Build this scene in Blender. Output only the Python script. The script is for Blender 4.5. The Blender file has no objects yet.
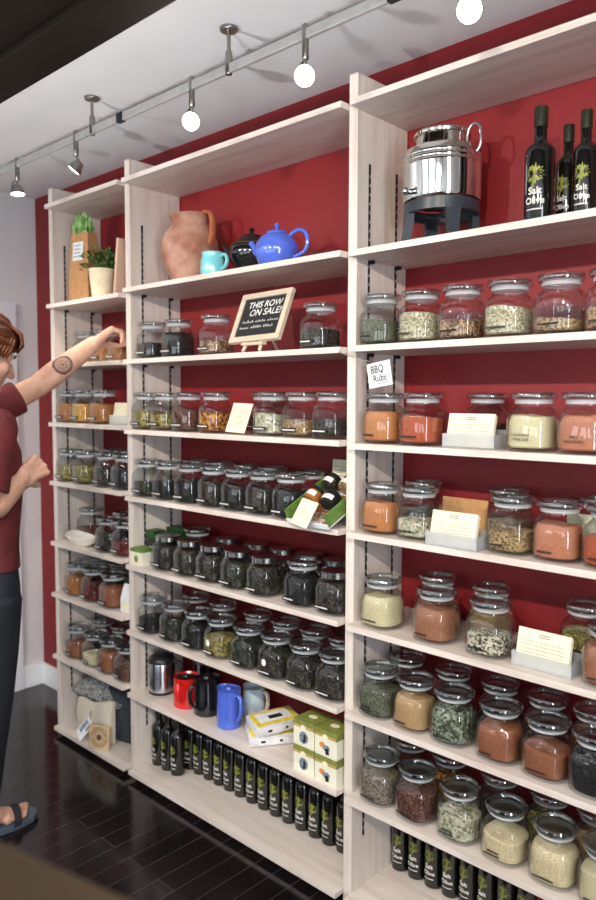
import bpy, bmesh, math, random
from mathutils import Vector, Matrix, noise
random.seed(7)
PI = math.pi
scn = bpy.context.scene
COL = scn.collection

# ------------------------------------------------------------------ materials
def lin(c):
    out = []
    for v in c:
        v = v / 255.0
        out.append(v / 12.92 if v <= 0.04045 else ((v + 0.055) / 1.055) ** 2.4)
    return out

class NT:
    def __init__(s, name):
        s.m = bpy.data.materials.new(name); s.m.use_nodes = True
        s.t = s.m.node_tree; s.t.nodes.clear()
        s.out = s.n('ShaderNodeOutputMaterial')
    def n(s, kind, **kw):
        nd = s.t.nodes.new(kind)
        for k, v in kw.items():
            if k in nd.inputs: nd.inputs[k].default_value = v
            else: setattr(nd, k, v)
        return nd
    def l(s, a, b): s.t.links.new(a, b)
    def coords(s, scale=(1, 1, 1)):
        tc = s.n('ShaderNodeTexCoord'); mp = s.n('ShaderNodeMapping')
        mp.inputs['Scale'].default_value = scale
        s.l(tc.outputs['Object'], mp.inputs['Vector'])
        return mp.outputs['Vector']
    def ramp(s, fac, stops):
        r = s.n('ShaderNodeValToRGB'); e = r.color_ramp.elements
        while len(e) < len(stops): e.new(0.5)
        for i, (p, c) in enumerate(stops):
            e[i].position = p; e[i].color = (*lin(c), 1)
        s.l(fac, r.inputs['Fac']); return r.outputs['Color']
    def bsdf(s, rough=.5, metal=0, coat=0, spec=.5):
        b = s.n('ShaderNodeBsdfPrincipled')
        b.inputs['Roughness'].default_value = rough; b.inputs['Metallic'].default_value = metal
        b.inputs['Coat Weight'].default_value = coat; b.inputs['Specular IOR Level'].default_value = spec
        s.l(b.outputs[0], s.out.inputs[0]); return b
    def bump(s, h, b, strength=.3, dist=.002):
        bp = s.n('ShaderNodeBump'); bp.inputs['Strength'].default_value = strength; bp.inputs['Distance'].default_value = dist
        s.l(h, bp.inputs['Height']); s.l(bp.outputs[0], b.inputs['Normal'])

def shade(c, k): return tuple(max(0, min(255, v * k)) for v in c)

def plain(name, c, rough=.5, metal=0, var=.07, scale=30, bump=0, coat=0, stretch=(1, 1, 1), spec=.5, c2=None):
    k = NT(name); v = k.coords(tuple(scale * q for q in stretch))
    nz = k.n('ShaderNodeTexNoise'); nz.inputs['Scale'].default_value = 1; nz.inputs['Detail'].default_value = 4
    k.l(v, nz.inputs['Vector'])
    b = k.bsdf(rough, metal, coat, spec)
    k.l(k.ramp(nz.outputs['Fac'], [(.3, shade(c, 1 - var)), (.7, c2 or shade(c, 1 + var))]), b.inputs['Base Color'])
    if bump: k.bump(nz.outputs['Fac'], b, bump)
    return k.m

def grains(name, cols, scale, bump=.6, rough=.75):
    k = NT(name); v = k.coords((1, 1, 1))
    vo = k.n('ShaderNodeTexVoronoi'); vo.inputs['Scale'].default_value = scale
    k.l(v, vo.inputs['Vector'])
    sp = k.n('ShaderNodeSeparateColor'); k.l(vo.outputs['Color'], sp.inputs[0])
    b = k.bsdf(rough)
    n = len(cols)
    k.l(k.ramp(sp.outputs[0], [(.15 + .7 * i / max(1, n - 1), c) for i, c in enumerate(cols)]), b.inputs['Base Color'])
    iv = k.n('ShaderNodeMath', operation='SUBTRACT'); iv.inputs[0].default_value = 1
    k.l(vo.outputs['Distance'], iv.inputs[1])
    k.bump(iv.outputs[0], b, bump, 1.2 / scale)
    return k.m

def glass(name, tint=(238, 244, 242), base=.05, edge=.55, power=3.2, rough=.02):
    k = NT(name)
    lw = k.n('ShaderNodeLayerWeight'); lw.inputs['Blend'].default_value = .5
    pw = k.n('ShaderNodeMath', operation='POWER'); pw.inputs[1].default_value = power; k.l(lw.outputs['Facing'], pw.inputs[0])
    ma = k.n('ShaderNodeMath', operation='MULTIPLY_ADD'); ma.inputs[1].default_value = edge; ma.inputs[2].default_value = base
    k.l(pw.outputs[0], ma.inputs[0])
    tr = k.n('ShaderNodeBsdfTransparent'); tr.inputs[0].default_value = (*lin(tint), 1)
    gl = k.n('ShaderNodeBsdfGlossy'); gl.inputs['Roughness'].default_value = rough
    nz = k.n('ShaderNodeTexNoise'); nz.inputs['Scale'].default_value = 22; k.l(k.coords(), nz.inputs['Vector'])
    bp = k.n('ShaderNodeBump'); bp.inputs['Strength'].default_value = .05; bp.inputs['Distance'].default_value = .003
    k.l(nz.outputs['Fac'], bp.inputs['Height']); k.l(bp.outputs[0], gl.inputs['Normal'])
    mx = k.n('ShaderNodeMixShader'); k.l(ma.outputs[0], mx.inputs[0]); k.l(tr.outputs[0], mx.inputs[1]); k.l(gl.outputs[0], mx.inputs[2])
    k.l(mx.outputs[0], k.out.inputs[0]); return k.m

def emit(name, c, strength):
    k = NT(name); e = k.n('ShaderNodeEmission'); e.inputs[0].default_value = (*lin(c), 1); e.inputs[1].default_value = strength
    k.l(e.outputs[0], k.out.inputs[0]); return k.m

def wood_white(name, axis):
    st = {'x': (2.2, 30, 30), 'z': (30, 30, 2.0)}[axis]
    k = NT(name); v = k.coords(st)
    nz = k.n('ShaderNodeTexNoise'); nz.inputs['Scale'].default_value = 1; nz.inputs['Detail'].default_value = 6; nz.inputs['Roughness'].default_value = .65
    k.l(v, nz.inputs['Vector'])
    b = k.bsdf(.42)
    k.l(k.ramp(nz.outputs['Fac'], [(.25, (196, 180, 168)), (.5, (219, 208, 199)), (.75, (230, 221, 214))]), b.inputs['Base Color'])
    k.bump(nz.outputs['Fac'], b, .12, .001)
    return k.m

def floor_mat():
    k = NT('dark_plank_floor'); tc = k.n('ShaderNodeTexCoord')
    sp = k.n('ShaderNodeSeparateXYZ'); k.l(tc.outputs['Object'], sp.inputs[0])
    cb = k.n('ShaderNodeCombineXYZ'); k.l(sp.outputs['Y'], cb.inputs['X']); k.l(sp.outputs['X'], cb.inputs['Y'])
    br = k.n('ShaderNodeTexBrick'); br.offset = .37; br.squash = 1
    for q, v in (('Scale', 1), ('Mortar Size', .0016), ('Mortar Smooth', .3), ('Bias', 0), ('Brick Width', .9), ('Row Height', .083)):
        br.inputs[q].default_value = v
    br.inputs['Color1'].default_value = (*lin((30, 22, 22)), 1); br.inputs['Color2'].default_value = (*lin((20, 16, 17)), 1)
    br.inputs['Mortar'].default_value = (*lin((62, 56, 55)), 1)  # paler seam colour stands in for highlights on the plank bevels
    k.l(cb.outputs[0], br.inputs['Vector'])
    b = k.bsdf(.16, spec=.5); k.l(br.outputs['Color'], b.inputs['Base Color'])
    nz = k.n('ShaderNodeTexNoise'); nz.inputs['Scale'].default_value = 5; k.l(tc.outputs['Object'], nz.inputs['Vector'])
    mr = k.n('ShaderNodeMapRange'); mr.inputs['To Min'].default_value = .1; mr.inputs['To Max'].default_value = .2
    k.l(nz.outputs['Fac'], mr.inputs[0]); k.l(mr.outputs[0], b.inputs['Roughness'])
    iv = k.n('ShaderNodeMath', operation='SUBTRACT'); iv.inputs[0].default_value = 1; k.l(br.outputs['Fac'], iv.inputs[1])
    k.bump(iv.outputs[0], b, .35, .002)
    return k.m

M = {}
M['wood_z'] = wood_white('whitewashed_upright', 'z')
M['wood_x'] = wood_white('whitewashed_shelf', 'x')
M['red_wall'] = plain('red_wall_paint', (128, 18, 24), .55, var=.04, scale=3, bump=.03)
M['grey_wall'] = plain('pale_wall_paint', (226, 226, 226), .6, var=.02, scale=3, bump=.03)
M['ceiling'] = plain('ceiling_paint', (222, 223, 226), .7, var=.02, scale=2, bump=.03)
M['trim'] = plain('white_trim_paint', (240, 242, 244), .35, var=.02, scale=4)
M['beam'] = plain('dark_beam_wood', (18, 11, 6), .7, spec=.12, var=.3, scale=14, stretch=(.1, 1, 1), bump=.1)
M['floor'] = floor_mat()
M['counter'] = plain('honey_wood', (44, 32, 15), .35, var=.2, scale=20, stretch=(.1, 1, 1))
M['black_metal'] = plain('black_slotted_metal', (30, 32, 36), .4, .5)
M['slot'] = plain('slot_hole', (190, 182, 175), .6)
M['steel'] = plain('brushed_steel', (200, 200, 202), .22, 1, var=.04, scale=60, stretch=(.05, .05, 1))
M['chrome'] = plain('polished_steel', (225, 222, 215), .07, 1, var=.02, scale=8)
M['nickel'] = plain('satin_nickel', (150, 148, 142), .3, 1, var=.04)
M['rail'] = plain('silver_rail', (186, 186, 184), .4, .55, var=.04)
M['lamp_glow'] = emit('lamp_glow', (255, 244, 224), 14)
M['glass'] = glass('jar_glass', (246, 248, 248), .06, .75, 2.3)
M['lid_glass'] = glass('thick_lid_glass', (234, 242, 242), .24, .6, 1.6)
M['gasket'] = plain('pale_plastic_seal', (224, 228, 230), .25, var=.02)
M['gasket'].node_tree.nodes['Principled BSDF'].inputs['Alpha'].default_value = .55
M['metal_lid'] = plain('silver_screw_lid', (190, 188, 184), .2, 1)
M['label_black'] = plain('label_black', (16, 16, 17), .5)
M['label_white'] = plain('label_white', (232, 230, 224), .6)
M['paper'] = plain('cream_card', (236, 230, 200), .7, var=.03)
M['white_paper'] = plain('white_paper', (230, 231, 235), .6, var=.03)
M['ink'] = plain('grey_ink', (152, 147, 130), .7)
M['black_ink'] = plain('black_ink', (25, 22, 20), .7)
M['acrylic'] = plain('acrylic_plastic', (206, 210, 212), .12, var=.02)
M['acrylic'].node_tree.nodes['Principled BSDF'].inputs['Alpha'].default_value = .42
M['kraft'] = plain('kraft_paper', (188, 140, 92), .75, var=.06, scale=40, bump=.1)
M['leaf'] = grains('leaf_green', [(34, 60, 22), (60, 96, 36), (90, 128, 58)], 60, .2, .5)
M['cello'] = grains('green_stalks', [(92, 138, 62), (140, 182, 104), (176, 206, 140)], 40, .2, .4)
M['pot'] = plain('cream_glazed_pot', (226, 212, 180), .4, var=.05, scale=25)
M['soil'] = plain('potting_soil', (45, 32, 24), .9, var=.3, scale=200, bump=.5)
M['pinkboard'] = plain('pinkish_wood', (206, 170, 150), .55, var=.06, stretch=(1, 1, .1))
M['terracotta'] = plain('dusty_terracotta', (150, 84, 58), .8, var=.1, scale=11, bump=.2, c2=(198, 158, 138))
M['terra_handle'] = plain('terracotta_handle', (176, 100, 66), .75, var=.1, scale=30)
M['teal'] = plain('teal_glaze', (118, 196, 204), .15, coat=.6, var=.03)
M['blue'] = plain('periwinkle_glaze', (76, 104, 205), .15, coat=.6, var=.04)
M['blackglaze'] = plain('black_glaze', (18, 19, 22), .12, coat=.6)
M['redglaze'] = plain('red_glaze', (214, 26, 22), .12, coat=.6, var=.03)
M['paleblue'] = plain('pale_blue_glaze', (196, 214, 222), .2, coat=.5, var=.02)
M['creamglaze'] = plain('cream_glaze', (228, 216, 196), .2, coat=.5, var=.02)
M['gold'] = plain('gold_trim', (196, 150, 60), .25, 1)
M['blackplastic'] = plain('black_plastic', (26, 28, 31), .38, var=.1)
M['standplastic'] = plain('grey_black_plastic', (46, 52, 60), .35, var=.1)
M['bottle'] = plain('dark_green_bottle_glass', (15, 16, 13), .09, coat=.5, var=.15)
M['bottlecap'] = plain('dark_olive_capsule', (34, 38, 24), .3, var=.2)
M['treegreen'] = plain('olive_print', (122, 128, 52), .5, var=.2, scale=90)
M['boxgreen'] = plain('olive_box_lid', (126, 132, 62), .5, var=.1, scale=60)
M['boxcream'] = plain('cream_box', (232, 229, 208), .5, var=.02)
M['boxgold'] = plain('gold_box_band', (176, 150, 92), .4, var=.25, scale=150)
M['emblemblue'] = plain('blue_grey_print', (120, 135, 150), .6, var=.3, scale=120)
M['orangeprint'] = plain('orange_print', (222, 130, 50), .6)
M['greenbox'] = plain('green_carton', (30, 74, 34), .45, var=.15, scale=60)
M['darktin'] = plain('dark_green_tin', (36, 52, 36), .35, var=.2, scale=60)
M['limegreen'] = plain('fresh_green_paper', (98, 132, 58), .5, var=.15, scale=50)
M['yellowprint'] = plain('yellow_print', (224, 204, 70), .5, var=.1)
M['wrap'] = plain('shrink_wrapped_paper', (222, 222, 224), .18, coat=.5, var=.06, scale=60, bump=.2)
M['chalk'] = plain('chalkboard', (30, 32, 34), .75, var=.2, scale=20)
M['chalkwhite'] = plain('chalk_line', (226, 226, 222), .8)
M['frame'] = plain('pickled_frame', (206, 190, 168), .5, var=.06, stretch=(.2, 1, 1))
M['bagdark'] = plain('charcoal_cloth', (44, 50, 58), .75, var=.2, scale=60, bump=.3)
M['felt'] = grains('grey_felt', [(86, 92, 94), (128, 132, 130), (160, 160, 154)], 120, .4)
M['canvas'] = plain('natural_canvas', (212, 202, 184), .8, var=.05, scale=200, bump=.2)
M['plaque'] = plain('pale_plywood', (206, 178, 138), .55, var=.05, stretch=(.1, 1, 1))
M['burn'] = plain('burnt_brown_print', (92, 62, 40), .6)
M['shirt'] = plain('maroon_cotton', (102, 32, 36), .8, var=.14, scale=9, bump=.15)
M['pants'] = plain('navy_trouser_cloth', (26, 30, 40), .8, var=.12, scale=12, bump=.15)
M['hair'] = plain('auburn_hair', (84, 42, 17), .5, var=.45, scale=60, stretch=(2, .4, .4), bump=.5)
M['eyewhite'] = plain('eye_white', (228, 222, 216), .2)
M['iris'] = plain('iris', (60, 48, 36), .2)
M['sandal_sole'] = plain('blue_grey_rubber', (74, 86, 100), .6, var=.08)
M['sandal_strap'] = plain('dark_strap', (34, 34, 40), .7, var=.1)
M['white_bowl'] = plain('white_glaze', (236, 232, 222), .2, coat=.4, var=.02)

KIND = {  # description, colours, grain density
 'herb': ('dried green herbs', [(56, 60, 44), (92, 97, 74), (112, 114, 92)], 330),
 'fennel': ('pale green seeds', [(128, 120, 86), (180, 170, 138), (206, 198, 168)], 260),
 'mix': ('mixed brown peppercorns', [(70, 46, 32), (150, 112, 80), (196, 160, 120)], 210),
 'brownseed': ('brown seeds', [(100, 76, 48), (158, 128, 88), (184, 156, 112)], 240),
 'orange': ('orange powder', [(180, 112, 62), (194, 128, 78)], 500),
 'rust': ('rust red powder', [(164, 72, 34), (180, 86, 46)], 500),
 'cream': ('cream powder', [(206, 192, 150), (218, 206, 168)], 500),
 'salmon': ('salmon powder', [(174, 108, 78), (190, 124, 94)], 500),
 'brown': ('brown powder', [(146, 94, 66), (164, 110, 82)], 420),
 'copper': ('copper brown powder', [(130, 76, 48), (150, 92, 62)], 500),
 'bw': ('black white seeds', [(40, 36, 30), (196, 188, 164), (224, 216, 196)], 200),
 'tan': ('tan powder', [(170, 136, 92), (188, 152, 108)], 420),
 'flake': ('green flakes', [(44, 52, 40), (100, 112, 88), (150, 158, 134)], 170),
 'black': ('black tea', [(5, 5, 6), (13, 13, 13), (24, 23, 22)], 220),
 'dark': ('dark loose tea', [(9, 8, 7), (24, 21, 17), (78, 66, 48)], 190),
 'darkgreen': ('dark green tea', [(14, 16, 11), (32, 35, 25), (70, 71, 50)], 190),
 'yellow': ('yellow green herbs', [(84, 74, 36), (138, 126, 66), (172, 158, 96)], 200),
 'amber': ('golden powder', [(192, 138, 52), (208, 156, 68)], 420),
 'honey': ('amber brown powder', [(150, 92, 36), (172, 110, 46)], 420),
 'petal': ('orange petals', [(70, 40, 14), (178, 104, 24), (214, 150, 52)], 130),
 'red': ('dark red berries', [(52, 10, 10), (104, 22, 18), (124, 40, 30)], 160),
 'greybrown': ('grey brown seeds', [(84, 72, 62), (128, 114, 102), (150, 138, 124)], 260),
 'redbrown': ('reddish brown flakes', [(52, 30, 24), (96, 56, 44), (124, 78, 62)], 220),
 'pale': ('pale dried leaves', [(126, 122, 96), (186, 182, 152), (214, 210, 188)], 150),
 'ivory': ('ivory granules', [(196, 176, 132), (216, 198, 158), (228, 212, 176)], 420),
}
KM = {k: grains('fill_' + k, v[1], v[2] * (.85 if v[2] < 400 else 1), .5 if v[2] < 400 else .25) for k, v in KIND.items()}

# ------------------------------------------------------------------ mesh helpers
def link(o): COL.objects.link(o); return o
def finish(name, bm, mats, parent=None, smooth=False, loc=None, angle=None):
    me = bpy.data.meshes.new(name)
    bmesh.ops.recalc_face_normals(bm, faces=bm.faces[:])
    bm.to_mesh(me); bm.free()
    if not isinstance(mats, (list, tuple)): mats = [mats]
    for m in mats: me.materials.append(m)
    if smooth:
        for p in me.polygons: p.use_smooth = True
        try: me.set_sharp_from_angle(angle=angle or math.radians(38))
        except Exception: pass
    o = link(bpy.data.objects.new(name, me))
    if parent: o.parent = parent
    if loc: o.location = loc
    return o
def inst(name, me, parent=None, loc=None):
    o = link(bpy.data.objects.new(name, me))
    if parent: o.parent = parent
    if loc: o.location = loc
    return o
def tag(o, label=None, cat=None, group=None, kind=None):
    for k, v in (('label', label), ('category', cat), ('group', group), ('kind', kind)):
        if v: o[k] = v
    return o
def thing(name, label, cat, loc, rz=0, group=None):
    o = link(bpy.data.objects.new(name, None)); o.empty_display_size = .05
    o.location = loc; o.rotation_euler = (0, 0, rz)
    return tag(o, label, cat, group)
def struct(o): o['kind'] = 'structure'; return o

def box(bm, x0, x1, y0, y1, z0, z1, bev=0, mi=0, mat=None):
    vs = [bm.verts.new((x, y, z)) for z in (z0, z1) for y in (y0, y1) for x in (x0, x1)]
    fs = [bm.faces.new([vs[i] for i in q]) for q in ((0, 2, 3, 1), (4, 5, 7, 6), (0, 1, 5, 4), (2, 6, 7, 3), (0, 4, 6, 2), (1, 3, 7, 5))]
    for f in fs: f.material_index = mi
    new = list(vs)
    if bev:
        es = {e for f in fs for e in f.edges}
        r = bmesh.ops.bevel(bm, geom=list(es), offset=bev, segments=2, affect='EDGES', profile=.6)
        new = list({v for f in r['faces'] for v in f.verts} | {v for v in vs if v.is_valid})
        for f in {f for v in new for f in v.link_faces}: f.material_index = mi
    if mat is not None: bmesh.ops.transform(bm, matrix=mat, verts=new)
    return new
def rings(bm, loops, cap0=True, cap1=True, closed=True, mi=0):
    R = [[bm.verts.new(p) for p in lp] for lp in loops]
    n = len(R[0])
    for a, b in zip(R, R[1:]):
        for i in range(n if closed else n - 1):
            f = bm.faces.new((a[i], a[(i + 1) % n], b[(i + 1) % n], b[i])); f.material_index = mi
    if cap0: bm.faces.new(R[0][::-1]).material_index = mi
    if cap1: bm.faces.new(R[-1]).material_index = mi
    return [v for r in R for v in r]
def lathe(bm, prof, seg=32, c=(0, 0, 0), cap0=True, cap1=True, mi=0, sx=1, sy=1):
    return rings(bm, [[(c[0] + sx * r * math.cos(2 * PI * i / seg), c[1] + sy * r * math.sin(2 * PI * i / seg), c[2] + z) for i in range(seg)] for r, z in prof], cap0, cap1, True, mi)
def tube(bm, pts, rad, seg=10, mi=0, caps=True, flat=1.0, upv=None):
    pts = [Vector(p) for p in pts]
    if not isinstance(rad, (list, tuple)): rad = [rad] * len(pts)
    loops = []; prev = None
    for i, p in enumerate(pts):
        d = (pts[min(i + 1, len(pts) - 1)] - pts[max(i - 1, 0)]).normalized()
        if prev is None:
            a = Vector(upv) if upv else (Vector((0, 0, 1)) if abs(d.z) < .9 else Vector((1, 0, 0)))
        else: a = prev
        u = (a - d * a.dot(d)).normalized(); w = d.cross(u); prev = u
        loops.append([p + rad[i] * (math.cos(2 * PI * k / seg) * u + flat * math.sin(2 * PI * k / seg) * w) for k in range(seg)])
    return rings(bm, loops, caps, caps, True, mi)
def smooth_path(pts, n=4):
    P = [Vector(p) for p in pts]; P = [2 * P[0] - P[1]] + P + [2 * P[-1] - P[-2]]; out = []
    for i in range(1, len(P) - 2):
        for k in range(n):
            t = k / n
            out.append(.5 * (2 * P[i] + (P[i + 1] - P[i - 1]) * t + (2 * P[i - 1] - 5 * P[i] + 4 * P[i + 1] - P[i + 2]) * t * t + (3 * P[i] - P[i - 1] - 3 * P[i + 1] + P[i + 2]) * t ** 3))
    return out + [P[-2]]
def arc(c, r, a0, a1, n, ax='xz'):
    out = []
    for i in range(n + 1):
        a = a0 + (a1 - a0) * i / n
        if ax == 'xz': out.append((c[0] + r * math.cos(a), c[1], c[2] + r * math.sin(a)))
        else: out.append((c[0] + r * math.cos(a), c[1] + r * math.sin(a), c[2]))
    return out
def ball(bm, c, r, sub=2, mat=None):
    v = bmesh.ops.create_icosphere(bm, subdivisions=sub, radius=1)['verts']
    s = r if isinstance(r, (tuple, list)) else (r, r, r)
    for q in v: q.co = Vector((q.co.x * s[0], q.co.y * s[1], q.co.z * s[2])) + Vector(c)
    if mat is not None: bmesh.ops.transform(bm, matrix=mat, verts=v)
    return v
def plate(bm, pts, n, th, mi=0):
    n = Vector(n).normalized() * th
    a = [bm.verts.new(Vector(p)) for p in pts]; b = [bm.verts.new(Vector(p) + n) for p in pts]
    k = len(pts); fs = [bm.faces.new(a[::-1]), bm.faces.new(b)]
    fs += [bm.faces.new((a[i], a[(i + 1) % k], b[(i + 1) % k], b[i])) for i in range(k)]
    for f in fs: f.material_index = mi
_tx = {}
def text_verts(s, size, bold=.012):
    key = (s, size)
    if key not in _tx:
        cu = bpy.data.curves.new('t', 'FONT'); cu.body = s; cu.size = size; cu.align_x = 'CENTER'; cu.align_y = 'CENTER'; cu.resolution_u = 3; cu.offset = bold * size
        o = bpy.data.objects.new('t', cu); COL.objects.link(o)
        dg = bpy.context.evaluated_depsgraph_get()
        me = bpy.data.meshes.new_from_object(o.evaluated_get(dg))
        _tx[key] = ([v.co.copy() for v in me.vertices], [tuple(p.vertices) for p in me.polygons])
        bpy.data.objects.remove(o); bpy.data.curves.remove(cu); bpy.data.meshes.remove(me)
    return _tx[key]
def text(bm, s, size, fn, mi=0):
    vs, fs = text_verts(s, size)
    bv = [bm.verts.new(fn(v.x, v.y)) for v in vs]
    for f in fs:
        try: bm.faces.new([bv[i] for i in f]).material_index = mi
        except ValueError: pass

# ------------------------------------------------------------------ setting
YW, XC, ZC = .2475, -2.33, 2.59
W1, W2, T = .5976, 1.1386, .0317
XU = {1: -W1 - W2, 2: -W2, 3: 0.0, 4: W2}
XR, YF = 3.3, -5.0
def wallbox(name, *a, m): bm = bmesh.new(); box(bm, *a); return struct(finish(name, bm, m))
wallbox('floor', XC - .1, XR + .1, YF - .1, YW + .1, -.06, 0, m=M['floor'])
wallbox('ceiling', XC - .1, XR + .1, YF - .1, YW + .1, ZC, ZC + .08, m=M['ceiling'])
wallbox('wall_back', XC - .1, XR + .1, YW, YW + .1, 0, ZC, m=M['red_wall'])
# left wall with a door opening
bm = bmesh.new()
box(bm, XC - .1, XC, .03, YW, 0, ZC); box(bm, XC - .1, XC, -.83, .03, 2.0, ZC); box(bm, XC - .1, XC, YF, -.83, 0, ZC)
struct(finish('wall_left', bm, M['grey_wall']))
bm = bmesh.new()
for a in ((.02, .122, 0, 2.04), (-.92, -.82, 0, 2.04)): box(bm, XC, XC + .022, a[0], a[1], a[2], a[3], .004)
box(bm, XC, XC + .024, -.82, .02, 1.94, 2.04, .004)
struct(finish('trim_1', bm, M['trim']))
door = thing('door_1', None, None, (XC - .05, -.4, 0)); struct(door)
bm = bmesh.new(); box(bm, -.02, .02, -.43, .43, .01, 2.0)
for z0, z1 in ((.2, .9), (1.05, 1.85)):
    for y0, y1 in ((-.33, -.04), (.04, .33)): box(bm, .02, .028, y0, y1, z0, z1, .006)
finish('door_panel', bm, M['trim'], door)
bm = bmesh.new(); tube(bm, [(.02, -.37, 1.0), (.07, -.37, 1.0)], .012); ball(bm, (.085, -.37, 1.0), .028); finish('door_knob', bm, M['nickel'], door, True)
bm = bmesh.new(); box(bm, XC, XC + .016, .122, YW, 0, .115, .003); box(bm, XC, XC + .016, YF, -.92, 0, .115, .003)
struct(finish('baseboard_left', bm, M['trim']))
bm = bmesh.new(); box(bm, XC + .016, XU[1] - .002, YW - .016, YW, 0, .115, .003); struct(finish('baseboard_back', bm, M['trim']))
# right wall and front wall with daylight windows
WR = (-2.62, -1.97, .3, 2.45)
bm = bmesh.new()
box(bm, XR, XR + .1, YF, WR[0], 0, ZC); box(bm, XR, XR + .1, WR[1], YW, 0, ZC)
box(bm, XR, XR + .1, WR[0], WR[1], 0, WR[2]); box(bm, XR, XR + .1, WR[0], WR[1], WR[3], ZC)
struct(finish('wall_right', bm, M['grey_wall']))
FW = [(-1.9, -.5), (-.1, 1.3), (1.7, 3.0)]
bm = bmesh.new(); xs = [XC] + [q for p in FW for q in p] + [XR]
for i in range(0, len(xs), 2): box(bm, xs[i], xs[i + 1], YF - .1, YF, 0, ZC)
for a, b in FW: box(bm, a, b, YF - .1, YF, 0, .5); box(bm, a, b, YF - .1, YF, 2.3, ZC)
struct(finish('wall_front', bm, M['grey_wall']))
wn = 0
def window(n, pts_fn, w, z0, z1):
    bm = bmesh.new()
    for u0, u1, a, b in ((-w / 2, -w / 2 + .05, z0, z1), (w / 2 - .05, w / 2, z0, z1), (-w / 2, w / 2, z0, z0 + .05), (-w / 2, w / 2, z1 - .05, z1)):
        box(bm, u0, u1, -.04, .04, a, b)
    o = finish('window_%d' % n, bm, M['trim']); struct(o); o.matrix_world = pts_fn; return o
window(1, Matrix.Translation((XR + .05, (WR[0] + WR[1]) / 2, 0)) @ Matrix.Rotation(PI / 2, 4, 'Z'), WR[1] - WR[0], WR[2], WR[3])
for i, (a, b) in enumerate(FW): window(2 + i, Matrix.Translation(((a + b) / 2, YF - .05, 0)), b - a, .5, 2.3)
# dark wooden beam hanging from the ceiling
bm = bmesh.new(); box(bm, XC, XR, -.755, -.622, 2.45, ZC, .004); box(bm, XC, XR, -1.15, -.756, 2.468, ZC, .004)
o = finish('ceiling_beam', bm, M['beam']); struct(o)

# ------------------------------------------------------------------ shelving
Z = {1: [2.4004, 1.9656, 1.7019, 1.4418, 1.1777, .9023, .667, .3791, .0395],
     2: [2.3987, 1.9795, 1.7029, 1.429, 1.1645, .8896, .621, .3634, .0401],
     3: [2.3948, 1.9747, 1.704, 1.4238, 1.1631, .8865, .6197, .3587, .0395]}
OV, ST, ZT = .0369, .0175, 2.481
ORD = ['top', 'second', 'third', 'fourth', 'fifth', 'sixth', 'seventh', 'eighth', 'bottom']
BAY = {1: 'narrow bay', 2: 'middle bay', 3: 'right bay'}
ULAB = {1: 'tall whitewashed wooden upright at the left end beside the red wall strip',
        2: 'tall whitewashed wooden upright between the narrow left bay and the middle bay',
        3: 'tall whitewashed wooden upright between the middle bay and right bay',
        4: 'tall whitewashed wooden upright at the far right end of the shelving'}
def standard(parent, x, y, side, z0, z1):
    bm = bmesh.new(); w = .0040
    x1 = x + side * .0022
    box(bm, min(x, x1), max(x, x1), y - w, y + w, z0, z1)
    z = z0 + .02
    x2 = x + side * .0026
    while z < z1 - .02:
        box(bm, min(x, x2), max(x, x2), y - .0022, y + .0022, z, z + .008, mi=1); z += .026
    finish('slotted_standard', bm, [M['black_metal'], M['slot']], parent)
for u in (1, 2, 3, 4):
    x = XU[u]
    t = thing('shelf_upright', ULAB[u], 'shelf upright', (x, 0, 0), 0, 'shelving uprights')
    bm = bmesh.new(); box(bm, 0, T, 0, YW - .0015, 0, ZT, .002); finish('upright_board', bm, M['wood_z'], t)
    zb = .2
    for s, xx in ((1, T), (-1, 0)):
        for y in (.057, .19): standard(t, xx, y, s, zb, 2.235)
for b in (1, 2, 3):
    x0, x1 = XU[b] + T, XU[b + 1]
    for i, z in enumerate(Z[b]):
        t = thing('shelf_board', 'whitewashed wooden shelf board, %s in the %s' % (ORD[i] + (' one' if i in (0, 8) else ' from the top'), BAY[b]), 'shelf', ((x0 + x1) / 2, 0, z), 0, 'shelf boards of the ' + BAY[b])
        hw = (x1 - x0) / 2 - .0008
        bm = bmesh.new()
        # board with clipped front corners
        pts = [(-hw, -OV), (hw - .002, -OV), (hw, -OV + .002), (hw, YW - .002), (-hw, YW - .002)]
        plate(bm, [(p[0], p[1], -ST) for p in pts], (0, 0, 1), ST)
        finish('board', bm, M['wood_x'], t)
        if 0 < i < 8:
            for sx in (-1, 1):
                for y in (.057, .19):
                    bm = bmesh.new(); box(bm, -.008, .008, y - .006, y + .006, -ST - .011, -ST - .0005, .001)
                    finish('shelf_clip', bm, M['black_metal'], t, loc=(sx * (hw - .011), 0, 0))
    # black recessed kick board
    bm = bmesh.new(); box(bm, XU[b] + T + .001, XU[b + 1] - .001, .02, .035, 0, Z[b][8] - ST - .001)
    tag(finish('kick_board', bm, M['blackplastic']), 'black kick board under the bottom shelf of the ' + BAY[b], 'kick board', 'kick boards')

# ------------------------------------------------------------------ jars
JA, JB, JN = .0600, .0695, 48
def jar_r(th, a, b):
    c, s = abs(math.cos(th)), abs(math.sin(th))
    p = 7
    return ((c / a) ** p + (s / a) ** p + ((c + s) / (math.sqrt(2) * b)) ** p) ** (-1 / p)
def jloop(k, r, z, blend):
    out = []
    for i in range(JN):
        th = 2 * PI * (i + .5) / JN
        q = (1 - blend) * jar_r(th, JA * k, JB * k) + blend * r
        out.append((q * math.cos(th), q * math.sin(th), z))
    return out
bm = bmesh.new()
rings(bm, [jloop(.80, 0, .004, 0), jloop(.90, 0, .0005, 0), jloop(.97, 0, .005, 0), jloop(1, 0, .013, 0), jloop(1, 0, .075, 0), jloop(.985, .05, .086, .08), jloop(.93, .05, .096, .3), jloop(.85, .046, .104, .7), jloop(.8, .0425, .109, 1), jloop(.8, .0415, .113, 1), jloop(.8, .0425, .124, 1)], True, False)
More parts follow.
